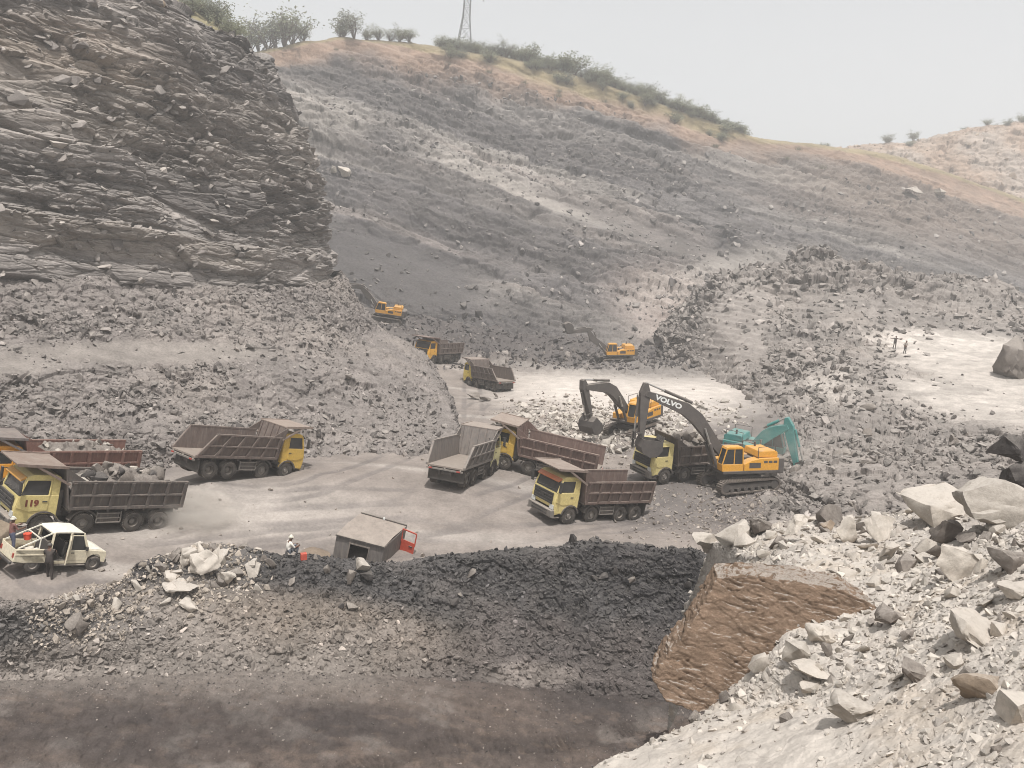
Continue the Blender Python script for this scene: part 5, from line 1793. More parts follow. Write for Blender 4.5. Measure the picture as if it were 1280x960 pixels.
excavator('yellow excavator with white lettering on its dark boom loading a truck', EX_YEL, BOOM_GREY, 922, 609, 190, 200, [(882, 558), (864, 514), (806, 491), (801, 547)], 1, 'VOLVO', .0, -95)
excavator('yellow excavator half hidden behind the dark boom, digging pale stone', EX_YEL, BOOM_GREY, 792, 545, 228, 225, [(782, 512), (762, 484), (730, 484), (737, 520)], 1, None, .3, -60)
excavator('far yellow excavator partly behind the talus at the foot of the hill', EX_YEL, BOOM_GREY, 483, 402, 184, 184, [(464, 388), (458, 366), (451, 358), (424, 358)], 1, None, .0, 150)
excavator('far yellow excavator on the dark ground above the white stone area', EX_YEL, BOOM_GREY, 771, 454, 186, 190, [(750, 438), (741, 424), (735, 412), (708, 416)], 1, None, .0, 150)
excavator('teal excavator with folded arm behind the yellow lettered one', EX_TEAL, EX_TEAL, 944, 588, -32, -20, [(938, 562), (962, 541), (986, 533), (996, 584)], 1, None, .0, -60)

# ---- white pickup ---------------------------------------------------------------
JW = paint_mat('pickup_white', tuple(lin(232, 226, 210)), .4, amt=.18)
JC = paint_mat('pickup_cream', tuple(lin(214, 203, 178)), .45, amt=.3)
JT = MB().lathe([(.2, -.10), (.32, -.11), (.36, -.07), (.37, 0), (.36, .07), (.32, .11), (.2, .10)], 24).mesh('tyre', [MT['rubber']], True)
JR = MB().lathe([(.215, -.09), (.215, .08), (.17, .085), (.14, .03), (.07, .05), (.0, .055)], 18).mesh('rim', [MT['rim']])
j = empty('pickup_truck')
tag(j, 'white double cab pickup with its rear door open beside the loaded truck', 'pickup truck')
ch = MB(); ch.box(-2.1, 2.1, -.55, .55, .38, .6)
for x in (1.35, -1.4): ch.tube((x, -.7, .37), (x, .7, .37), .06, 8)
ch.build('chassis', MT['dark'], j)
for x in (1.35, -1.4):
    for s in (-1, 1):
        o = link('wheel', JT, j); o.location = (x, s * .72, .37); o.scale = (1, s, 1)
        link('rim', JR, o)


def jarch(cx, r=.46):
    return [(cx + r * math.cos(R(a)), .40 + r * math.sin(R(a))) for a in range(170, 9, -16)]


for s in (-1, 1):
    b = MB()          # front wing
    b.prism([(2.15, .45), (2.18, .85), (2.1, .98), (.95, 1.05), (.93, .45)] + jarch(1.35), s * .74, s * .83)
    b.build('wing', JC, j, .015)
    b = MB()          # sill and pillars
    b.box(-.8, .95, s * .79 - .04, s * .79 + .04, .42, .55)
    b.bar((.93, s * .79, .5), (.95, s * .79, 1.08), .07); b.bar((.95, s * .78, 1.06), (.62, s * .72, 1.80), .07)
    b.bar((.05, s * .79, .5), (.05, s * .79, 1.05), .08); b.bar((.05, s * .79, 1.05), (.03, s * .73, 1.80), .08)
    b.bar((-.78, s * .79, .5), (-.78, s * .79, 1.05), .10); b.bar((-.78, s * .79, 1.05), (-.76, s * .73, 1.80), .10)
    b.build('cab_frame', JC, j, .008)
    d = MB()          # front door
    d.box(.10, .90, s * .80 - .025, s * .80 + .025, .56, 1.06)
    d.bar((.12, s * .79, 1.06), (.10, s * .74, 1.78), .05); d.bar((.90, s * .79, 1.06), (.62, s * .74, 1.76), .05); d.bar((.1, s * .74, 1.77), (.62, s * .74, 1.77), .05)
    do = d.build('front_door', JC, j, .008)
    g = MB(); g.prism([(.14, 1.07), (.88, 1.07), (.62, 1.74), (.12, 1.75)], s * .755 - .008, s * .755 + .008); g.build('window', MT['glass'], do)
    h = MB(); h.box(.16, .3, s * .835 - .012, s * .835 + .012, .92, .96); h.build('handle', MT['black'], do)
    m = MB(); m.box(.78, .86, s * .92 - .08, s * .92 + .08, 1.08, 1.26); m.build('mirror', MT['black'], j)
    # load bed side
    b = MB()
    b.prism([(-.84, .5), (-.84, 1.08), (-2.28, 1.08), (-2.3, .55), (-1.9, .5)] + jarch(-1.4)[::-1], s * .76, s * .83)
    b.bar((-.84, s * .82, 1.08), (-2.28, s * .82, 1.08), .09, .06); b.bar((-.84, s * .835, .86), (-2.28, s * .835, .86), .03, .05)
    b.build('bed_side', JC, j, .01)
    b = MB()          # bars from the roof down to the tail
    b.bar((-.80, s * .70, 1.80), (-2.2, s * .76, 1.12), .05); b.bar((-1.3, s * .73, 1.55), (-1.3, s * .78, 1.1), .04)
    b.build('load_bar', JW, j)
    t = MB(); t.box(-2.33, -2.29, s * .70 - .06, s * .70 + .06, .72, .92); t.build('tail_light', MT['redlamp'], j)
    t = MB(); t.box(2.12, 2.2, s * .62 - .1, s * .62 + .1, .72, .88); t.build('headlight', MT['lamp'], j)
# rear doors: closed on the far side, swung open on the near side
for s in (1, -1):
    d = MB()
    d.box(-.72, 0, -.025, .025, .56, 1.06); d.bar((-.70, 0, 1.06), (-.68, 0, 1.74), .05); d.bar((0, 0, 1.06), (0, 0, 1.74), .05); d.bar((-.68, 0, 1.74), (0, 0, 1.74), .05)
    d.box(-.62, -.08, -.04 if s > 0 else .02, -.02 if s > 0 else .04, .62, 1.0, 1)
    dm = d.build('rear_door', [JC, paint_mat('door_lining', tuple(lin(120, 96, 80)), .9, amt=.3)], j)
    dm.location = (0, s * .80, 0)
    if s < 0:
        dm.rotation_euler = (0, 0, R(66))
        dm['label'] = 'open rear door'
    g = MB(); g.box(-.67, -.03, -.006, .006, 1.08, 1.72); g.build('window', MT['glass'], dm)
b = MB()              # hood, cowl, nose
b.prism([(.93, .95), (.95, 1.10), (1.6, 1.08), (2.1, .98), (2.16, .88), (2.14, .6), (2.0, .6)], -.74, .74)
b.build('hood', JW, j, .03)
b = MB(); b.box(2.13, 2.17, -.5, .5, .62, .9)
for z in (.66, .74, .82): b.box(2.16, 2.19, -.48, .48, z, z + .03)
b.build('grille', MT['black'], j)
b = MB(); b.box(2.14, 2.3, -.82, .82, .42, .6); b.build('bumper', MT['black'], j, .03)
b = MB(); b.box(-2.42, -2.32, -.8, .8, .42, .56); b.build('bumper', MT['black'], j, .03)
b = MB(); b.prism([(-.82, 1.78), (-.78, 1.86), (-.1, 1.90), (.5, 1.87), (.66, 1.80)], -.75, .75); b.build('roof', JW, j, .03)
b = MB(); b.box(-.84, .95, -.78, .78, .50, .56); b.box(-.84, -.80, -.76, .76, .5, 1.08); b.box(-.84, -.80, -.72, .72, 1.70, 1.8); b.build('floor_pan', MT['inside'], j)
b = MB(); b.add([(.93, -.72, 1.08), (.93, .72, 1.08), (.62, .68, 1.79), (.62, -.68, 1.79)], [(0, 1, 2, 3)]); b.build('windscreen', MT['glass'], j)
b = MB()
for x in (.15, -.6): b.box(x - .2, x + .25, -.65, .65, .56, .85); b.box(x - .28, x - .18, -.65, .65, .8, 1.35)
b.box(.62, .9, -.7, .7, .85, 1.08)
b.build('seat', MT['inside'], j)
b = MB(); b.box(-2.28, -.86, -.76, .76, .62, .66); b.box(-2.3, -2.25, -.76, .76, .55, 1.08); b.build('load_bed', JC, j)
b = MB(); b.bar((-.82, -.7, 1.8), (-.82, .7, 1.8), .05); b.bar((-1.3, -.73, 1.55), (-1.3, .73, 1.55), .04); b.build('roof_bar', JW, j)
b = MB(); b.box(-.75, .9, -.9, -.78, .34, .38); b.box(-.75, .9, .78, .9, .34, .38); b.build('running_board', MT['rim'], j)
for c_ in j.children:
    if c_.type == 'MESH' and c_.name.split('.')[0] not in ('wheel', 'rear_door', 'front_door', 'mirror'):
        for v_ in c_.data.vertices:
            if v_.co.x > 1.45: v_.co.x = 1.45 + (v_.co.x - 1.45) * .58
            if v_.co.z > .8: v_.co.z = .8 + (v_.co.z - .8) * 1.08
seat(j, 'J', -1.4, 1.35, -1, .78)
JM = j.matrix_world.copy()
sk_ = rock_mat('sack_cloth', base=lin(198, 190, 176), scale=4, bump=.5, bdist=.02, var=.15)
for i, (x, y) in enumerate([(-1.15, -.2), (-1.25, .25)]):
    me = rock_mesh('sack', 900 + i, (.6, .45, .35), sk_, 3, rough=.06, bed=0, squash=.3)
    o = link('sack', me); o.matrix_world = JM @ Matrix.Translation((x, y, .85)) @ Matrix.Rotation(i * .7, 4, 'Z')
    tag(o, ['pale cloth sack in the pickup bed, nearer the camera', 'pale cloth sack in the pickup bed, farther from the camera'][i], 'sack')

# tan tarpaulin covered tail of another vehicle, cut by the left edge
tp = empty('covered_trailer')
tag(tp, 'tan tarpaulin covered trailer cut off by the left photo edge', 'trailer')
b = MB(); b.box(-1.6, 1.0, -.9, .9, .55, 1.25); b.build('trailer_body', paint_mat('trailer_paint', tuple(lin(150, 104, 74)), .7, amt=.4), tp, .03)
b = MB(); b.prism([(-1.65, 1.25), (1.05, 1.25), (1.0, 1.6), (.3, 2.0), (-1.65, 2.05)], -.95, .95); b.build('tarpaulin', rock_mat('tarp_cloth', base=lin(134, 120, 104), scale=2, bump=.8, bdist=.05, var=.15), tp, .08)
for x in (-.9, .3):
    for s in (-1, 1):
        o = link('wheel', JT, tp); o.location = (x, s * .8, .37); o.scale = (1, s, 1)
        link('rim', JR, o)
pose(tp, -16, 706, 8)
# ---- people ---------------------------------------------------------------------
SKIN = paint_mat('skin', tuple(lin(96, 66, 50)), .6, amt=.1)


def person(name_label, joints, cols_, hat=None, hair=True, root_m=None, k=1.0):
    """joints: dict of positions in metres (z up, facing +x); one continuous skinned body with fingers"""
    J = joints
    V, E, Rr, Mt = [], [], [], []

    def pt(p, r, m):
        V.append(tuple(p)); Rr.append(r); Mt.append(m)
        return len(V) - 1

    def chain(a, pts):
        for p, r, m in pts:
            b_ = pt(p, r, m); E.append((a, b_)); a = b_
        return a
    v = {n: Vector(p) for n, p in J.items()}
    pel = pt(v['pelvis'], .145, 1)
    sp = chain(pel, [(v['pelvis'].lerp(v['neck'], .4), .135, 0), (v['pelvis'].lerp(v['neck'], .8), .155, 0)])
    nk = chain(sp, [(v['neck'], .065, 2)])
    hd = v['head']; fx = v.get('face', Vector((1, 0, 0))).normalized()
    chain(nk, [(hd - Vector((0, 0, .06)), .075, 2), (hd + Vector((0, 0, .03)), .098, 2), (hd + Vector((0, 0, .10)), .07, 2)])
    for s in ('l', 'r'):
        sh = chain(sp, [(v['sh_' + s], .075, 0)])
        el = chain(sh, [(v['sh_' + s].lerp(v['el_' + s], .5), .055, 0), (v['el_' + s], .045, 0 if cols_.get('sleeve') else 2)])
        wr = chain(el, [(v['wr_' + s], .030, 2)])
        d = (v['wr_' + s] - v['el_' + s]).normalized()
        side = d.cross(Vector((0, 1, 0)) if abs(d.y) < .8 else Vector((1, 0, 0))).normalized()
        palm = chain(wr, [(v['wr_' + s] + d * .07, .034, 2)])
        for i, ln in enumerate((.065, .078, .073, .055)):
            off = side * (i - 1.5) * .021
            b0 = V[palm]
            chain(palm, [(Vector(b0) + off + d * .035, .010, 2), (Vector(b0) + off * 1.1 + d * (.035 + ln * .55), .009, 2), (Vector(b0) + off * 1.1 + d * (.03 + ln) + side.cross(d) * .012, .007, 2)])
        chain(wr, [(v['wr_' + s] + d * .045 + side * -.04, .012, 2), (v['wr_' + s] + d * .085 + side * -.058, .010, 2)])
        hp = chain(pel, [(v['hip_' + s], .105, 1)])
        kn = chain(hp, [(v['hip_' + s].lerp(v['kn_' + s], .5), .085, 1), (v['kn_' + s], .065, 1)])
        an = chain(kn, [(v['kn_' + s].lerp(v['an_' + s], .4), .062, 1), (v['an_' + s], .045, 1)])
        fd = v.get('foot_' + s, Vector((1, 0, 0))).normalized()
        chain(an, [(v['an_' + s] + Vector((0, 0, -.05)) + fd * .02, .045, 3), (v['an_' + s] + Vector((0, 0, -.06)) + fd * .17, .035, 3)])
    me = bpy.data.meshes.new('person')
    me.from_pydata(V, E, [])
    ob = bpy.data.objects.new('person', me); col.objects.link(ob)
    md = ob.modifiers.new('s', 'SKIN'); md.use_smooth_shade = True
    for i, r in enumerate(Rr):
        ob.data.skin_vertices[0].data[i].radius = (r, r)
        ob.data.skin_vertices[0].data[i].use_root = (i == 0)
    ob.modifiers.new('u', 'SUBSURF').levels = 2
    out_ = bpy.data.meshes.new_from_object(ob.evaluated_get(bpy.context.evaluated_depsgraph_get()))
    bpy.data.objects.remove(ob)
    mats = [cols_['top'], cols_['legs'], SKIN, cols_['shoe']]
    out_.materials.clear()
    for m in mats: out_.materials.append(m)
    # colour each face by the nearest bone
    A = np.array([V[a] for a, b in E]); B = np.array([V[b] for a, b in E]); mb_ = np.array([Mt[b] for a, b in E])
    for f in out_.polygons:
        c = np.array(f.center)
        t = np.clip(((c - A) * (B - A)).sum(1) / ((B - A) ** 2).sum(1), 0, 1)
        d = np.linalg.norm(A + (B - A) * t[:, None] - c, axis=1)
        f.material_index = int(mb_[d.argmin()]); f.use_smooth = True
    o = link('person', out_)
    tag(o, name_label, 'person')
    # features of the head
    fc = MB()
    sd = fx.cross(Vector((0, 0, 1))).normalized()
    fc.hull([hd + fx * .115 + Vector((0, 0, -.02)), hd + fx * .09 + sd * .017 + Vector((0, 0, -.025)), hd + fx * .09 - sd * .017 + Vector((0, 0, -.025)), hd + fx * .088 + Vector((0, 0, .03))])
    for s in (-1, 1):
        e = hd + sd * s * .098
        fc.hull([e + fx * .02, e - fx * .02, e + Vector((0, 0, .035)), e - Vector((0, 0, .035)), e + sd * s * .018])
    fc.build('face', SKIN, o)
    ey = MB()
    for s in (-1, 1):
        e = hd + fx * .087 + sd * s * .034 + Vector((0, 0, .028))
        ey.hull([e + sd * .016, e - sd * .016, e + Vector((0, 0, .009)), e - Vector((0, 0, .009)), e + fx * .01])
    m0 = hd + fx * .085 - Vector((0, 0, .062))
    ey.hull([m0 + sd * .026, m0 - sd * .026, m0 + fx * .008 + Vector((0, 0, .006)), m0 + fx * .008 - Vector((0, 0, .006))])
    ey.build('eyes_and_mouth', MT['black'], o)
    if hat is not None:
        h = MB()
        h.tube(hd + Vector((0, 0, .05)), hd + Vector((0, 0, .13)), .118, 16, .095); h.tube(hd + Vector((0, 0, .13)), hd + Vector((0, 0, .17)), .095, 16, .04)
        h.tube(hd + Vector((0, 0, .045)), hd + Vector((0, 0, .06)), .13, 16)
        h.build('helmet', hat, o, sm=True)
    else:
        h = MB()
        for a in range(0, 360, 30):
            pass
        pts = []
        for la in (10, 35, 60, 88):
            for lo in range(0, 360, 30):
                q = Vector((math.cos(R(lo)) * math.cos(R(la)), math.sin(R(lo)) * math.cos(R(la)), math.sin(R(la))))
                if q.dot(fx) > .75: continue
                pts.append(hd + Vector((0, 0, .03)) - fx * .015 + q * .112)
        h.hull(pts); h.build('hair', MT['black'], o)
    if root_m is not None:
        o.matrix_world = root_m
    return o


def stand(lean=0.0, arms='down', stride=.0, twist=0.0):
    J = dict(pelvis=(0, 0, .93), neck=(.02 + lean, 0, 1.44), head=(.05 + lean * 1.25, 0, 1.58), face=(1, 0, -.1),
             sh_l=(.01 + lean * .92, .19, 1.38), sh_r=(.01 + lean * .92, -.19, 1.38), hip_l=(0, .10, .88), hip_r=(0, -.10, .88),
             kn_l=(.05 + stride * .5, .11, .50), kn_r=(.04 - stride * .4, -.11, .50), an_l=(stride, .11, .10), an_r=(-stride, -.11, .10))
    if arms == 'down':
        J.update(el_l=(-.02 + lean, .27, 1.10), wr_l=(.06 + lean, .28, .85), el_r=(-.02 + lean, -.27, 1.10), wr_r=(.06 + lean, -.28, .85))
    elif arms == 'fwd':
        J.update(el_l=(.14 + lean, .25, 1.15), wr_l=(.38 + lean, .20, 1.20), el_r=(.12 + lean, -.25, 1.13), wr_r=(.36 + lean, -.18, 1.14))
    elif arms == 'wide':
        J.update(el_l=(.02, .45, 1.32), wr_l=(.08, .68, 1.42), el_r=(.02, -.45, 1.30), wr_r=(.08, -.66, 1.36))
    elif arms == 'hips':
        J.update(el_l=(-.05, .40, 1.15), wr_l=(.06, .20, 1.0), el_r=(-.05, -.40, 1.15), wr_r=(.06, -.20, 1.0))
    return J


def cloth(c): return paint_mat('cloth', tuple(lin(*c)), .9, amt=.25, spec=.1)


def place(p, az, k=1.0):
    return Matrix.Translation(p) @ Matrix.Rotation(R(az), 4, 'Z') @ Matrix.Scale(k, 4)


HELM = paint_mat('white_helmet', tuple(lin(222, 216, 200)), .5, amt=.15)
jh = math.degrees(math.atan2(JM[1][0], JM[0][0]))
p1 = hit(62, 724)
person('person in dark clothes leaning into the open rear door of the pickup', stand(.12, 'fwd', .12), dict(top=cloth((62, 56, 54)), legs=cloth((58, 52, 50)), shoe=MT['black'], sleeve=True), None, root_m=place(p1, jh + 55))
p2 = JM @ Vector((-1.95, .25, .66))
person('person in a maroon shirt and white helmet standing in the pickup bed', stand(.02, 'fwd', .05), dict(top=cloth((126, 86, 80)), legs=cloth((92, 96, 116)), shoe=MT['black'], sleeve=True), HELM, root_m=place(p2, jh + 5))
pr = JM @ Vector((-1.45, .30, 1.32))
mb = MB()
mb.tube((0, 0, 0), (0, 0, .26), .15, 14, .17); mb.tube((0, 0, .26), (0, 0, .29), .18, 14, .18)
o = mb.build('bucket', paint_mat('red_plastic', tuple(lin(214, 74, 50)), .5, amt=.15), None)
o.location = pr - Vector((0, 0, .05)); tag(o, 'small red plastic bucket held by the person in the pickup bed', 'bucket')
mb = MB()
for i in range(9):
    a = math.pi * i / 9; b_ = math.pi * (i + 1) / 9
    mb.bar((.17 * math.cos(a), 0, .29 + .14 * math.sin(a)), (.17 * math.cos(b_), 0, .29 + .14 * math.sin(b_)), .012)
mb.build('handle', MT['dark'], o)
# two surveyors far off on the pale bench
for i, (x, y, lab, arm) in enumerate([(1118, 433, 'distant person in dark clothes, left of two on the pale bench', 'wide'), (1130, 439, 'distant person in grey clothes, right of two on the pale bench', 'hips')]):
    q = surf(FIELD, x, y)
    person(lab, stand(0, arm, .06), dict(top=cloth((74, 70, 68) if i == 0 else (150, 142, 134)), legs=cloth((72, 68, 66)), shoe=MT['black'], sleeve=True), None, root_m=place(Vector(q), -90 + 30 * i, 1.0))
# sitting on the berm
q = surf(BERM, 357, 697)
Js = dict(pelvis=(0, 0, .22), neck=(.10, 0, .70), head=(.16, 0, .84), face=(1, 0, -.2), sh_l=(.08, .19, .64), sh_r=(.08, -.19, .64), el_l=(.24, .25, .42), wr_l=(.44, .18, .42), el_r=(.24, -.25, .42), wr_r=(.44, -.16, .44),
          hip_l=(.06, .11, .20), hip_r=(.06, -.11, .20), kn_l=(.46, .14, .42), kn_r=(.46, -.14, .42), an_l=(.42, .14, .10), an_r=(.42, -.14, .10))
person('person in white shirt and cap sitting on the crest of the berm', Js, dict(top=cloth((226, 220, 210)), legs=cloth((108, 112, 120)), shoe=MT['black'], sleeve=True), HELM, root_m=place(Vector(q) + Vector((0, .3, .15)), 40, 1.1))
mb = MB()
mb.box(-.16, .16, -.12, .12, 0, .36); mb.tube((.08, 0, .36), (.08, 0, .42), .04, 8); mb.bar((-.1, 0, .38), (.02, 0, .38), .03); mb.bar((-.1, 0, .33), (-.1, 0, .4), .03)
o = mb.build('jerrycan', paint_mat('red_can', tuple(lin(196, 84, 66)), .6, amt=.25), None, .02)
o.location = Vector(surf(BERM, 378, 700)) + Vector((0, .25, .05)); o.rotation_euler = (0, 0, .5)
tag(o, 'small red jerrycan on the berm beside the wrecked cab', 'jerrycan')

# ---- wrecked truck cab on the berm ---------------------------------------------------
wk = empty('wrecked_cab')
tag(wk, 'wrecked dusty truck body with sheet canopy and orange red door behind the berm', 'wrecked cab')
W_ROOF = paint_mat('roof_sheet', tuple(lin(126, 116, 108)), .7, amt=.55, rust=(.12, .07, .05), rust_amt=.25)
W_WALL = paint_mat('grey_wall_sheet', tuple(lin(112, 106, 102)), .7, amt=.45, rust=(.10, .07, .055), rust_amt=.2)
W_RED = paint_mat('red_door_paint', tuple(lin(178, 64, 42)), .5, amt=.35)
Yn, Yf = 41.2, 43.3
rA, rB, rC, rD = at(422, 668, Yn), at(479.5, 683, Yn - .1), at(507.5, 657, Yf), at(452.5, 641.5, Yf)
dn = np.array([-.25, 0, -1.9])
wall = lambda name, q, mat, th=.06, par=wk: None


def sheet(name, q, mat, th, parent):
    """flat plate through corner points with thickness"""
    q = [np.array(p, float) for p in q]
    n = np.cross(q[1] - q[0], q[2] - q[0]); n /= np.linalg.norm(n)
    m = MB()
    k = len(q)
    m.add(q + [p - n * th for p in q], [tuple(range(k)), tuple(range(k, 2 * k))[::-1]] + [(i, (i + 1) % k, k + (i + 1) % k, k + i) for i in range(k)])
    return m.build(name, mat, parent)


ov = lambda a, b, t: a + (b - a) * t
e1 = (rB - rA) / np.linalg.norm(rB - rA); e2 = (rD - rA) / np.linalg.norm(rD - rA)
mA, mB_ = ov(rA, rD, .38) + [0, 0, .10], ov(rB, rC, .38) + [0, 0, .10]
rf = sheet('roof', [mA - e1 * .06, mB_ + e1 * .06, rC + e1 * .06, rD - e1 * .06], W_ROOF, .05, wk)
sheet('roof_flap', [rA - e1 * .06 - e2 * .08, rB + e1 * .06 - e2 * .08, mB_ + e1 * .06, mA - e1 * .06], W_ROOF, .05, rf)
mb = MB(); mb.bar(rD - e1 * .06, rC + e1 * .06, .09, .12); mb.build('roof_edge', MT['dark'], rf)
mb = MB(); mb.bar(rA - e1 * .06 - e2 * .08, rB + e1 * .06 - e2 * .08, .05, .07); mb.build('roof_edge', MT['dark'], rf)
mb = MB(); mb.tube(ov(rD, rC, .5) + [0, 0, .02], ov(rD, rC, .5) + [0, 0, .12], .09, 10, .05); mb.build('beacon', MT['lamp'], rf)
pA, pB, pC, pD = [p - [0, 0, .06] for p in (rA, rB, rC, rD)]
lo = lambda p: p + dn
# rear wall with an opening
aL, aR = ov(pA, pB, .28), ov(pA, pB, .70)
mb = MB()
for q in ([pA, aL, lo(aL), lo(pA)], [aR, pB, lo(pB), lo(aR)], [ov(aL, lo(aL), 0), aR, ov(aR, lo(aR), .13), ov(aL, lo(aL), .13)]):
    q = [np.array(p) for p in q]
    n = np.array([0, 1, 0.0])
    k = 4
    mb.add(q + [p + n * .06 for p in q], [(0, 1, 2, 3), (7, 6, 5, 4)] + [(i, 4 + i, 4 + (i + 1) % 4, (i + 1) % 4) for i in range(4)])
mb.build('rear_wall', W_WALL, wk)
mb = MB(); mb.bar(aL - [0, .02, .2], lo(aL) - [0, .02, 0], .07); mb.bar(aR - [0, .02, .2], lo(aR) - [0, .02, 0], .06); mb.bar(ov(aL, lo(aL), .13) - [0, .02, 0], ov(aR, lo(aR), .13) - [0, .02, 0], .07); mb.build('window_frame', W_ROOF, wk)
sheet('side_wall', [pB, pC, lo(pC), lo(pB)], W_WALL, .06, wk)
sheet('side_wall', [pA, lo(pA), lo(pD), pD], W_WALL, .06, wk)
sheet('front_wall', [pD, lo(pD), lo(pC), pC], W_WALL, .06, wk)
# red door hanging open on the right
d0, d1 = at(504, 661, Yf - .4), at(521, 668, Yf - .7)
h0, h1 = at(499, 692, Yf - .4), at(515, 699, Yf - .7)
sheet('cab_body', [at(499, 664, Yf - .2), at(505, 661, Yf - .25), at(500, 700, Yf - .25), at(493, 703, Yf - .2)], W_RED, .12, wk)
mb = MB()
mb.bar(d0, d1, .07); mb.bar(d0, ov(d0, h0, .5), .07); mb.bar(d1, ov(d1, h1, .5), .07)
q = [ov(d0, h0, .40), ov(d1, h1, .40), h1, h0]
mb.add(q + [np.array(p) + [0, .06, 0] for p in q], [(3, 2, 1, 0), (4, 5, 6, 7)] + [(i, (i + 1) % 4, 4 + (i + 1) % 4, 4 + i) for i in range(4)])
dd_ = mb.build('door', W_RED, wk)
mb = MB(); mb.bar(ov(d1, h1, .55) - [0, .03, 0] - (d1 - d0) * .15, ov(d1, h1, .55) - [0, .03, 0] - (d1 - d0) * .4, .05); mb.build('handle', MT['black'], dd_)
# brownish tarp propped beside it
gp = at(392, 696, 41.6)
mb = MB()
g_ = np.stack(np.meshgrid(np.linspace(-1.2, 1.1, 24), np.linspace(-.7, .7, 14)), -1)
z = .55 * np.exp(-(g_[..., 0] + .1) ** 2 * 1.3) * (1 - .4 * g_[..., 1] ** 2) + .06 * fbm(np.concatenate([g_ * 3, g_[..., :1] * 0], -1).reshape(-1, 3), 3, 400).reshape(g_.shape[:2])
Pt = np.concatenate([g_, z[..., None]], -1)
o = grid_obj('tarpaulin', Pt, rock_mat('tarp_brown', base=lin(126, 112, 98), scale=3, bump=.6, bdist=.03, var=.2))
sol = o.modifiers.new('thick', 'SOLIDIFY'); sol.thickness = .02
o.location = gp - np.array([0, 0, .15])
tag(o, 'rumpled brown tarpaulin heaped left of the wrecked cab', 'tarpaulin')
# ================================================================== PLANTS AND PYLON
def leaf_mat(name, c):
    m, nt, b = new_mat(name)
    g = N(nt, 'ShaderNodeNewGeometry')
    f = mrange(nt, g.outputs['Random Per Island'], 0, 1, .7, 1.4)
    vm = N(nt, 'ShaderNodeVectorMath', operation='SCALE'); vm.inputs[0].default_value = c
    nt.links.new(f, vm.inputs['Scale'])
    nt.links.new(vm.outputs[0], b.inputs['Base Color'])
    b.inputs['Roughness'].default_value = .8; b.inputs['Specular IOR Level'].default_value = .15
    tl = N(nt, 'ShaderNodeBsdfTranslucent'); nt.links.new(vm.outputs[0], tl.inputs[0])
    mx = N(nt, 'ShaderNodeMixShader'); mx.inputs[0].default_value = .45
    nt.links.new(b.outputs[0], mx.inputs[1]); nt.links.new(tl.outputs[0], mx.inputs[2])
    nt.links.new(mx.outputs[0], nt.nodes['Material Output'].inputs[0])
    return m


LEAF = [leaf_mat('olive_leaves', (.23, .235, .16)), leaf_mat('grey_green_leaves', (.23, .235, .185)), leaf_mat('dry_leaves', (.22, .195, .14))]
TWIG = rock_mat('twig_bark', base=lin(96, 84, 74), scale=4, bump=.4, bdist=.02, var=.2)


def bush_meshes(seed, kind):
    """(crown, stems): leaf sized faces in clumps at the twig ends; kind 0 dense shrub, 1 open scrub tree, 2 dry grass tuft"""
    r = random.Random(seed)
    st, cr_ = MB(), MB()
    tips = []
    n = {0: 9, 1: 7, 2: 0}[kind]
    for i in range(n):
        a = r.uniform(0, 2 * math.pi); sp = r.uniform(.15, .6) if kind == 0 else r.uniform(.2, .7)
        p = Vector((0, 0, 0)); h = r.uniform(.55, 1.0)
        d = Vector((math.cos(a) * sp, math.sin(a) * sp, 1)).normalized()
        rad = .03
        for s in range(4):
            q = p + d * h * .27 + Vector((r.uniform(-.05, .05), r.uniform(-.05, .05), 0))
            st.tube(p, q, rad, 5, rad * .75, cap=False); rad *= .75
            if s >= 1:
                tips.append(q)
                for b in range(2 if kind == 0 else 3):
                    t = q + Vector((r.uniform(-.28, .28), r.uniform(-.28, .28), r.uniform(0, .25)))
                    st.tube(q, t, rad * .6, 4, rad * .3, cap=False); tips.append(t)
            d = (d + Vector((r.uniform(-.3, .3), r.uniform(-.3, .3), 0))).normalized(); p = q
    per = {0: 13, 1: 6}.get(kind, 0)
    for t in tips:
        cl = r.uniform(.06, .15)
        for k in range(per if r.random() > .15 else 2):
            c = t + Vector((r.gauss(0, cl), r.gauss(0, cl), r.gauss(0, cl * .8)))
            u = Vector((r.gauss(0, 1), r.gauss(0, 1), r.gauss(0, .6))).normalized(); w = u.orthogonal().normalized()
            L_, W_ = r.uniform(.03, .065), r.uniform(.018, .035)
            cr_.add([c - u * L_, c + w * W_, c + u * L_, c - w * W_], [(0, 1, 2, 3)])
    if kind == 2:
        for k in range(130):
            a = r.uniform(0, 6.28); d0 = r.uniform(0, .5)
            b0 = Vector((math.cos(a) * d0, math.sin(a) * d0, 0)); tp_ = b0 + Vector((r.uniform(-.25, .25), r.uniform(-.25, .25), r.uniform(.25, .8)))
            w = Vector((math.sin(a), -math.cos(a), 0)) * .02
            cr_.add([b0 - w, b0 + w, tp_], [(0, 1, 2)])
    return cr_, st


BUSH = []
for k in range(10):
    kind = 0 if k < 5 else (1 if k < 8 else 2)
    c_, s_ = bush_meshes(40 + k, kind)
    BUSH.append((kind, c_.mesh('crown', [LEAF[(0, 1, 2)[k % 2 if kind < 2 else 2]]]), s_.mesh('trunk', [TWIG]) if s_.v else None))


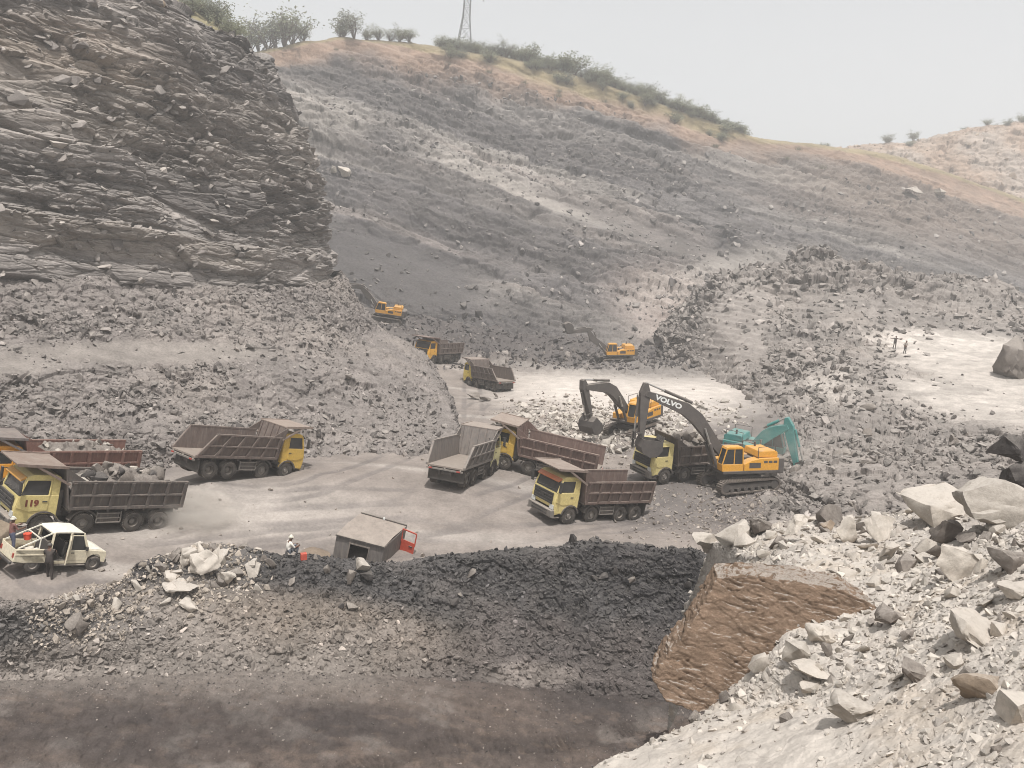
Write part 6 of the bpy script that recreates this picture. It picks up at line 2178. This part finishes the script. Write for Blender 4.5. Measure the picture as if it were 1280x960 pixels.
def bush(kind, P, h, label, group, wide=1.0):
    opt = [b for b in BUSH if b[0] == kind]
    _, cm, sm = random.choice(opt)
    nm = {0: 'bush', 1: 'scrub_tree', 2: 'grass_tuft'}[kind]
    o = empty(nm, P)
    o.rotation_euler = (0, 0, random.uniform(0, 6.28)); o.scale = (h * wide, h * wide, h)
    tag(o, label, {0: 'bush', 1: 'tree', 2: 'grass tuft'}[kind], group)
    link('crown', cm, o)
    if sm: link('trunk', sm, o)
    return o


hpx, hpy = proj(HILL)
# skyline of the hill: for each column of the photo the topmost point
# HILL rows run upwards; find the ridge vertex near a photo x


def ridge_at(G, x, dy=0.0):
    px, py = proj(G)
    m = np.abs(px - x) < 4
    yy = np.where(m, py, 1e9)
    ymin = yy.min()
    if dy:
        d = np.where(m, np.abs(py - (ymin + dy)), 1e9)
        k = np.unravel_index(d.argmin(), d.shape)
    else:
        k = np.unravel_index(yy.argmin(), yy.shape)
    return G[k].copy()


rr = random.Random(3)
x = 556
while x < 935:
    for row in range(3):
        P_ = ridge_at(HILL, x + rr.uniform(-4, 4), row * rr.uniform(3, 11))
        bush(0, Vector(P_) - Vector((0, 0, .4)), rr.uniform(2.0, 3.6) * (1 if x < 880 else .75) * (1 + .5 * (rr.random() < .12)), 'olive green bush in the hedge like row along the hill crest', 'bushes along the hill crest', rr.uniform(1.0, 1.6))
    x += rr.uniform(4.0, 6.5)
for x in (422, 432, 446, 462, 474, 486, 498, 508):
    bush(1 if x in (432, 446) else 0, Vector(ridge_at(HILL, x)) - Vector((0, 0, .4)), 6.0 if x in (432, 446) else rr.uniform(2.6, 4.2), 'scrub tree on the left part of the hill crest' if x in (432, 446) else 'low bush on the left part of the hill crest', 'scrub on the left hill crest', 1.3)
for x in (310, 320, 331, 342, 352, 362, 374, 384):
    bush(1, Vector(ridge_at(HILL, max(x, 300), 0)) * 1.0 - Vector((0, 0, .8)), rr.uniform(6.0, 9.5) if x < 372 else 4.5, 'open grey green tree in the gap between cliff and hill', 'trees between cliff and hill', rr.uniform(.9, 1.2))
for x in (1015, 1028, 1100, 1112, 1132, 1142, 1210, 1226, 1246, 1262, 1275):
    bush(0, Vector(ridge_at(HILL2, x + rr.uniform(-6, 6), rr.choice((0, 0, 4)))) - Vector((0, 0, .6)), rr.uniform(1.6, 3.8), 'small bush on the low saddle of the skyline' if x < 1200 else 'thin bush on the crest of the far right hill', 'bushes on the low saddle' if x < 1200 else 'bushes on the far right hill', 1.4)
x = 196
while x < 296:
    for dy in (0, 10, 20):
        q = ridge_at(RISE, x + rr.uniform(-4, 4), dy)
        bush(0, Vector(q) - Vector((0, 0, .3)), rr.uniform(2.0, 3.4), 'olive shrub on the slope behind the cliff top', 'shrubs behind the cliff top', 1.4)
    x += rr.uniform(10, 14)
x = 560
for i in range(60):
    x = rr.uniform(400, 1060)
    bush(2, Vector(ridge_at(HILL, x, rr.uniform(8, 34))) - Vector((0, 0, .1)), rr.uniform(1.2, 2.2), 'tuft of dry grass on the tan soil under the hill crest', 'dry grass tufts under the hill crest', 1.5)

# pylon, its head above the top of the photograph
PY = paint_mat('galvanised_steel', tuple(lin(120, 122, 122)), .5, .2, amt=.1)
pb = Vector(ridge_at(HILL, 577)) + Vector((0, 16, -1.5))
py_ = empty('transmission_tower', pb)
tag(py_, 'lattice steel transmission tower on the hill crest', 'transmission tower')


def legw(z): return 2.9 - (2.9 - 1.05) * min(z / 15, 1) - max(0, z - 15) * .025


lv = [0, 4.5, 8.5, 12, 15, 18, 21, 24, 27, 30]
corner = lambda i, z: Vector(((-1, 1, 1, -1)[i] * legw(z), (-1, -1, 1, 1)[i] * legw(z), z))
for i in range(4):
    m = MB()
    for a, b in zip(lv[:-1], lv[1:]): m.bar(corner(i, a), corner(i, b), .20)
    m.build('leg', PY, py_)
m = MB()
for a, b in zip(lv[:-1], lv[1:]):
    for i in range(4):
        k = (i + 1) % 4
        m.bar(corner(i, a), corner(k, b), .09); m.bar(corner(k, a), corner(i, b), .09); m.bar(corner(i, b), corner(k, b), .10)
m.build('bracing', PY, py_)
for z in (21, 25, 29):
    m = MB()
    for s in (-1, 1):
        for y in (-.7, .7):
            m.bar((0, y, z), (s * 5, 0, z + .3), .12); m.bar((0, y, z + 1.4), (s * 5, 0, z + .3), .1)
        m.tube((s * 4.9, 0, z + .2), (s * 4.9, 0, z - 1.3), .1, 8)
    m.build('cross_arm', PY, py_)
SKY, HAZE, EXPO = .125, .0012, 0.54
# ================================================================== LIGHT, SKY, AIR
SUN_TO = Vector((.04, -.30, 1.0)).normalized()
sun_d = bpy.data.lights.new('sun', 'SUN')
sun_d.energy = 3.2
sun_d.angle = R(.6)
sun_d.color = (1, .98, .955)
sun = bpy.data.objects.new('sun', sun_d)
col.objects.link(sun)
sun.rotation_euler = SUN_TO.to_track_quat('Z', 'Y').to_euler()
w = bpy.data.worlds.new('World')
sc.world = w
w.use_nodes = True
nt = w.node_tree
for n in list(nt.nodes):
    nt.nodes.remove(n)
wo = nt.nodes.new('ShaderNodeOutputWorld'); bg = nt.nodes.new('ShaderNodeBackground')
sk = nt.nodes.new('ShaderNodeTexSky')
sk.sky_type = 'NISHITA'; sk.sun_disc = False
sk.sun_elevation = math.asin(SUN_TO.z)
sk.sun_rotation = math.atan2(SUN_TO.x, SUN_TO.y)
sk.air_density = 1.2; sk.dust_density = 3.0; sk.ozone_density = 1.0; sk.altitude = 200
hs = nt.nodes.new('ShaderNodeHueSaturation')      # dust-laden air: the blue is washed out
hs.inputs['Saturation'].default_value = .10
nt.links.new(sk.outputs[0], hs.inputs['Color'])
nt.links.new(hs.outputs[0], bg.inputs[0])
bg.inputs[1].default_value = SKY
nt.links.new(bg.outputs[0], wo.inputs[0])

hz = MB(); hz.box(-420, 420, -40, 470, -60, 112)
ho = hz.build('haze', [])
hm = bpy.data.materials.new('haze_air'); hm.use_nodes = True
nt = hm.node_tree
for n in list(nt.nodes):
    nt.nodes.remove(n)
mo = nt.nodes.new('ShaderNodeOutputMaterial'); pv = nt.nodes.new('ShaderNodeVolumePrincipled')
pv.inputs['Color'].default_value = (.93, .93, .92, 1)
pv.inputs['Density'].default_value = HAZE
pv.inputs['Anisotropy'].default_value = .25
nt.links.new(pv.outputs[0], mo.inputs['Volume'])
ho.data.materials.clear(); ho.data.materials.append(hm)
tag(ho, 'thin pale dust haze filling the quarry air', 'haze', kind='stuff')

# dust thrown up by the loaded truck, and drifting by the digging
def dust(name, label, c, r, dens, seed):
    bm = bmesh.new(); bmesh.ops.create_icosphere(bm, subdivisions=3, radius=1)
    me = bpy.data.meshes.new(name); bm.to_mesh(me); bm.free()
    o = link(name, me); o.location = c; o.scale = r
    m = bpy.data.materials.new(name); m.use_nodes = True; nt = m.node_tree
    for n in list(nt.nodes): nt.nodes.remove(n)
    out = nt.nodes.new('ShaderNodeOutputMaterial'); v = nt.nodes.new('ShaderNodeVolumePrincipled')
    v.inputs['Color'].default_value = (.80, .74, .67, 1)
    tc = nt.nodes.new('ShaderNodeTexCoord')
    ln = N(nt, 'ShaderNodeVectorMath', operation='LENGTH'); nt.links.new(tc.outputs['Object'], ln.inputs[0])
    fall = mrange(nt, ln.outputs['Value'], .25, 1.0, 1, 0)
    nz = N(nt, 'ShaderNodeTexNoise', Scale=2.2, Detail=4.0, Roughness=.6); nt.links.new(tc.outputs['Object'], nz.inputs['Vector'])
    nf = mrange(nt, nz.outputs[0], .40, .68, 0, 1)
    mu = N(nt, 'ShaderNodeMath', operation='MULTIPLY'); nt.links.new(fall, mu.inputs[0]); nt.links.new(nf, mu.inputs[1])
    m2 = N(nt, 'ShaderNodeMath', operation='MULTIPLY'); nt.links.new(mu.outputs[0], m2.inputs[0]); m2.inputs[1].default_value = dens
    nt.links.new(m2.outputs[0], v.inputs['Density']); nt.links.new(v.outputs[0], out.inputs['Volume'])
    me.materials.append(m)
    tag(o, label, 'dust', kind='stuff')


AM = A_.matrix_world
dust('dust_cloud', 'dust raised behind the rear wheels of the loaded truck', AM @ Vector((-4.4, .6, .7)), (3.8, 3.0, 1.5), 2.2, 1)
dust('dust_cloud', 'faint dust drifting by the teal excavator', at(965, 560, 60), (4.5, 3.5, 3.2), .16, 2)

vs = sc.view_settings
sc.display_settings.display_device = 'sRGB'
vs.view_transform = 'Standard'; vs.look = 'None'; vs.exposure = EXPO; vs.gamma = 1; vs.use_curve_mapping = False
sc.render.engine = 'CYCLES'
cy = sc.cycles
cy.use_denoising = True
cy.filter_width = 1.0
cy.max_bounces = 5; cy.diffuse_bounces = 3; cy.glossy_bounces = 2; cy.transmission_bounces = 2; cy.volume_bounces = 1
cy.sample_clamp_indirect = 4
cy.caustics_reflective = False; cy.caustics_refractive = False
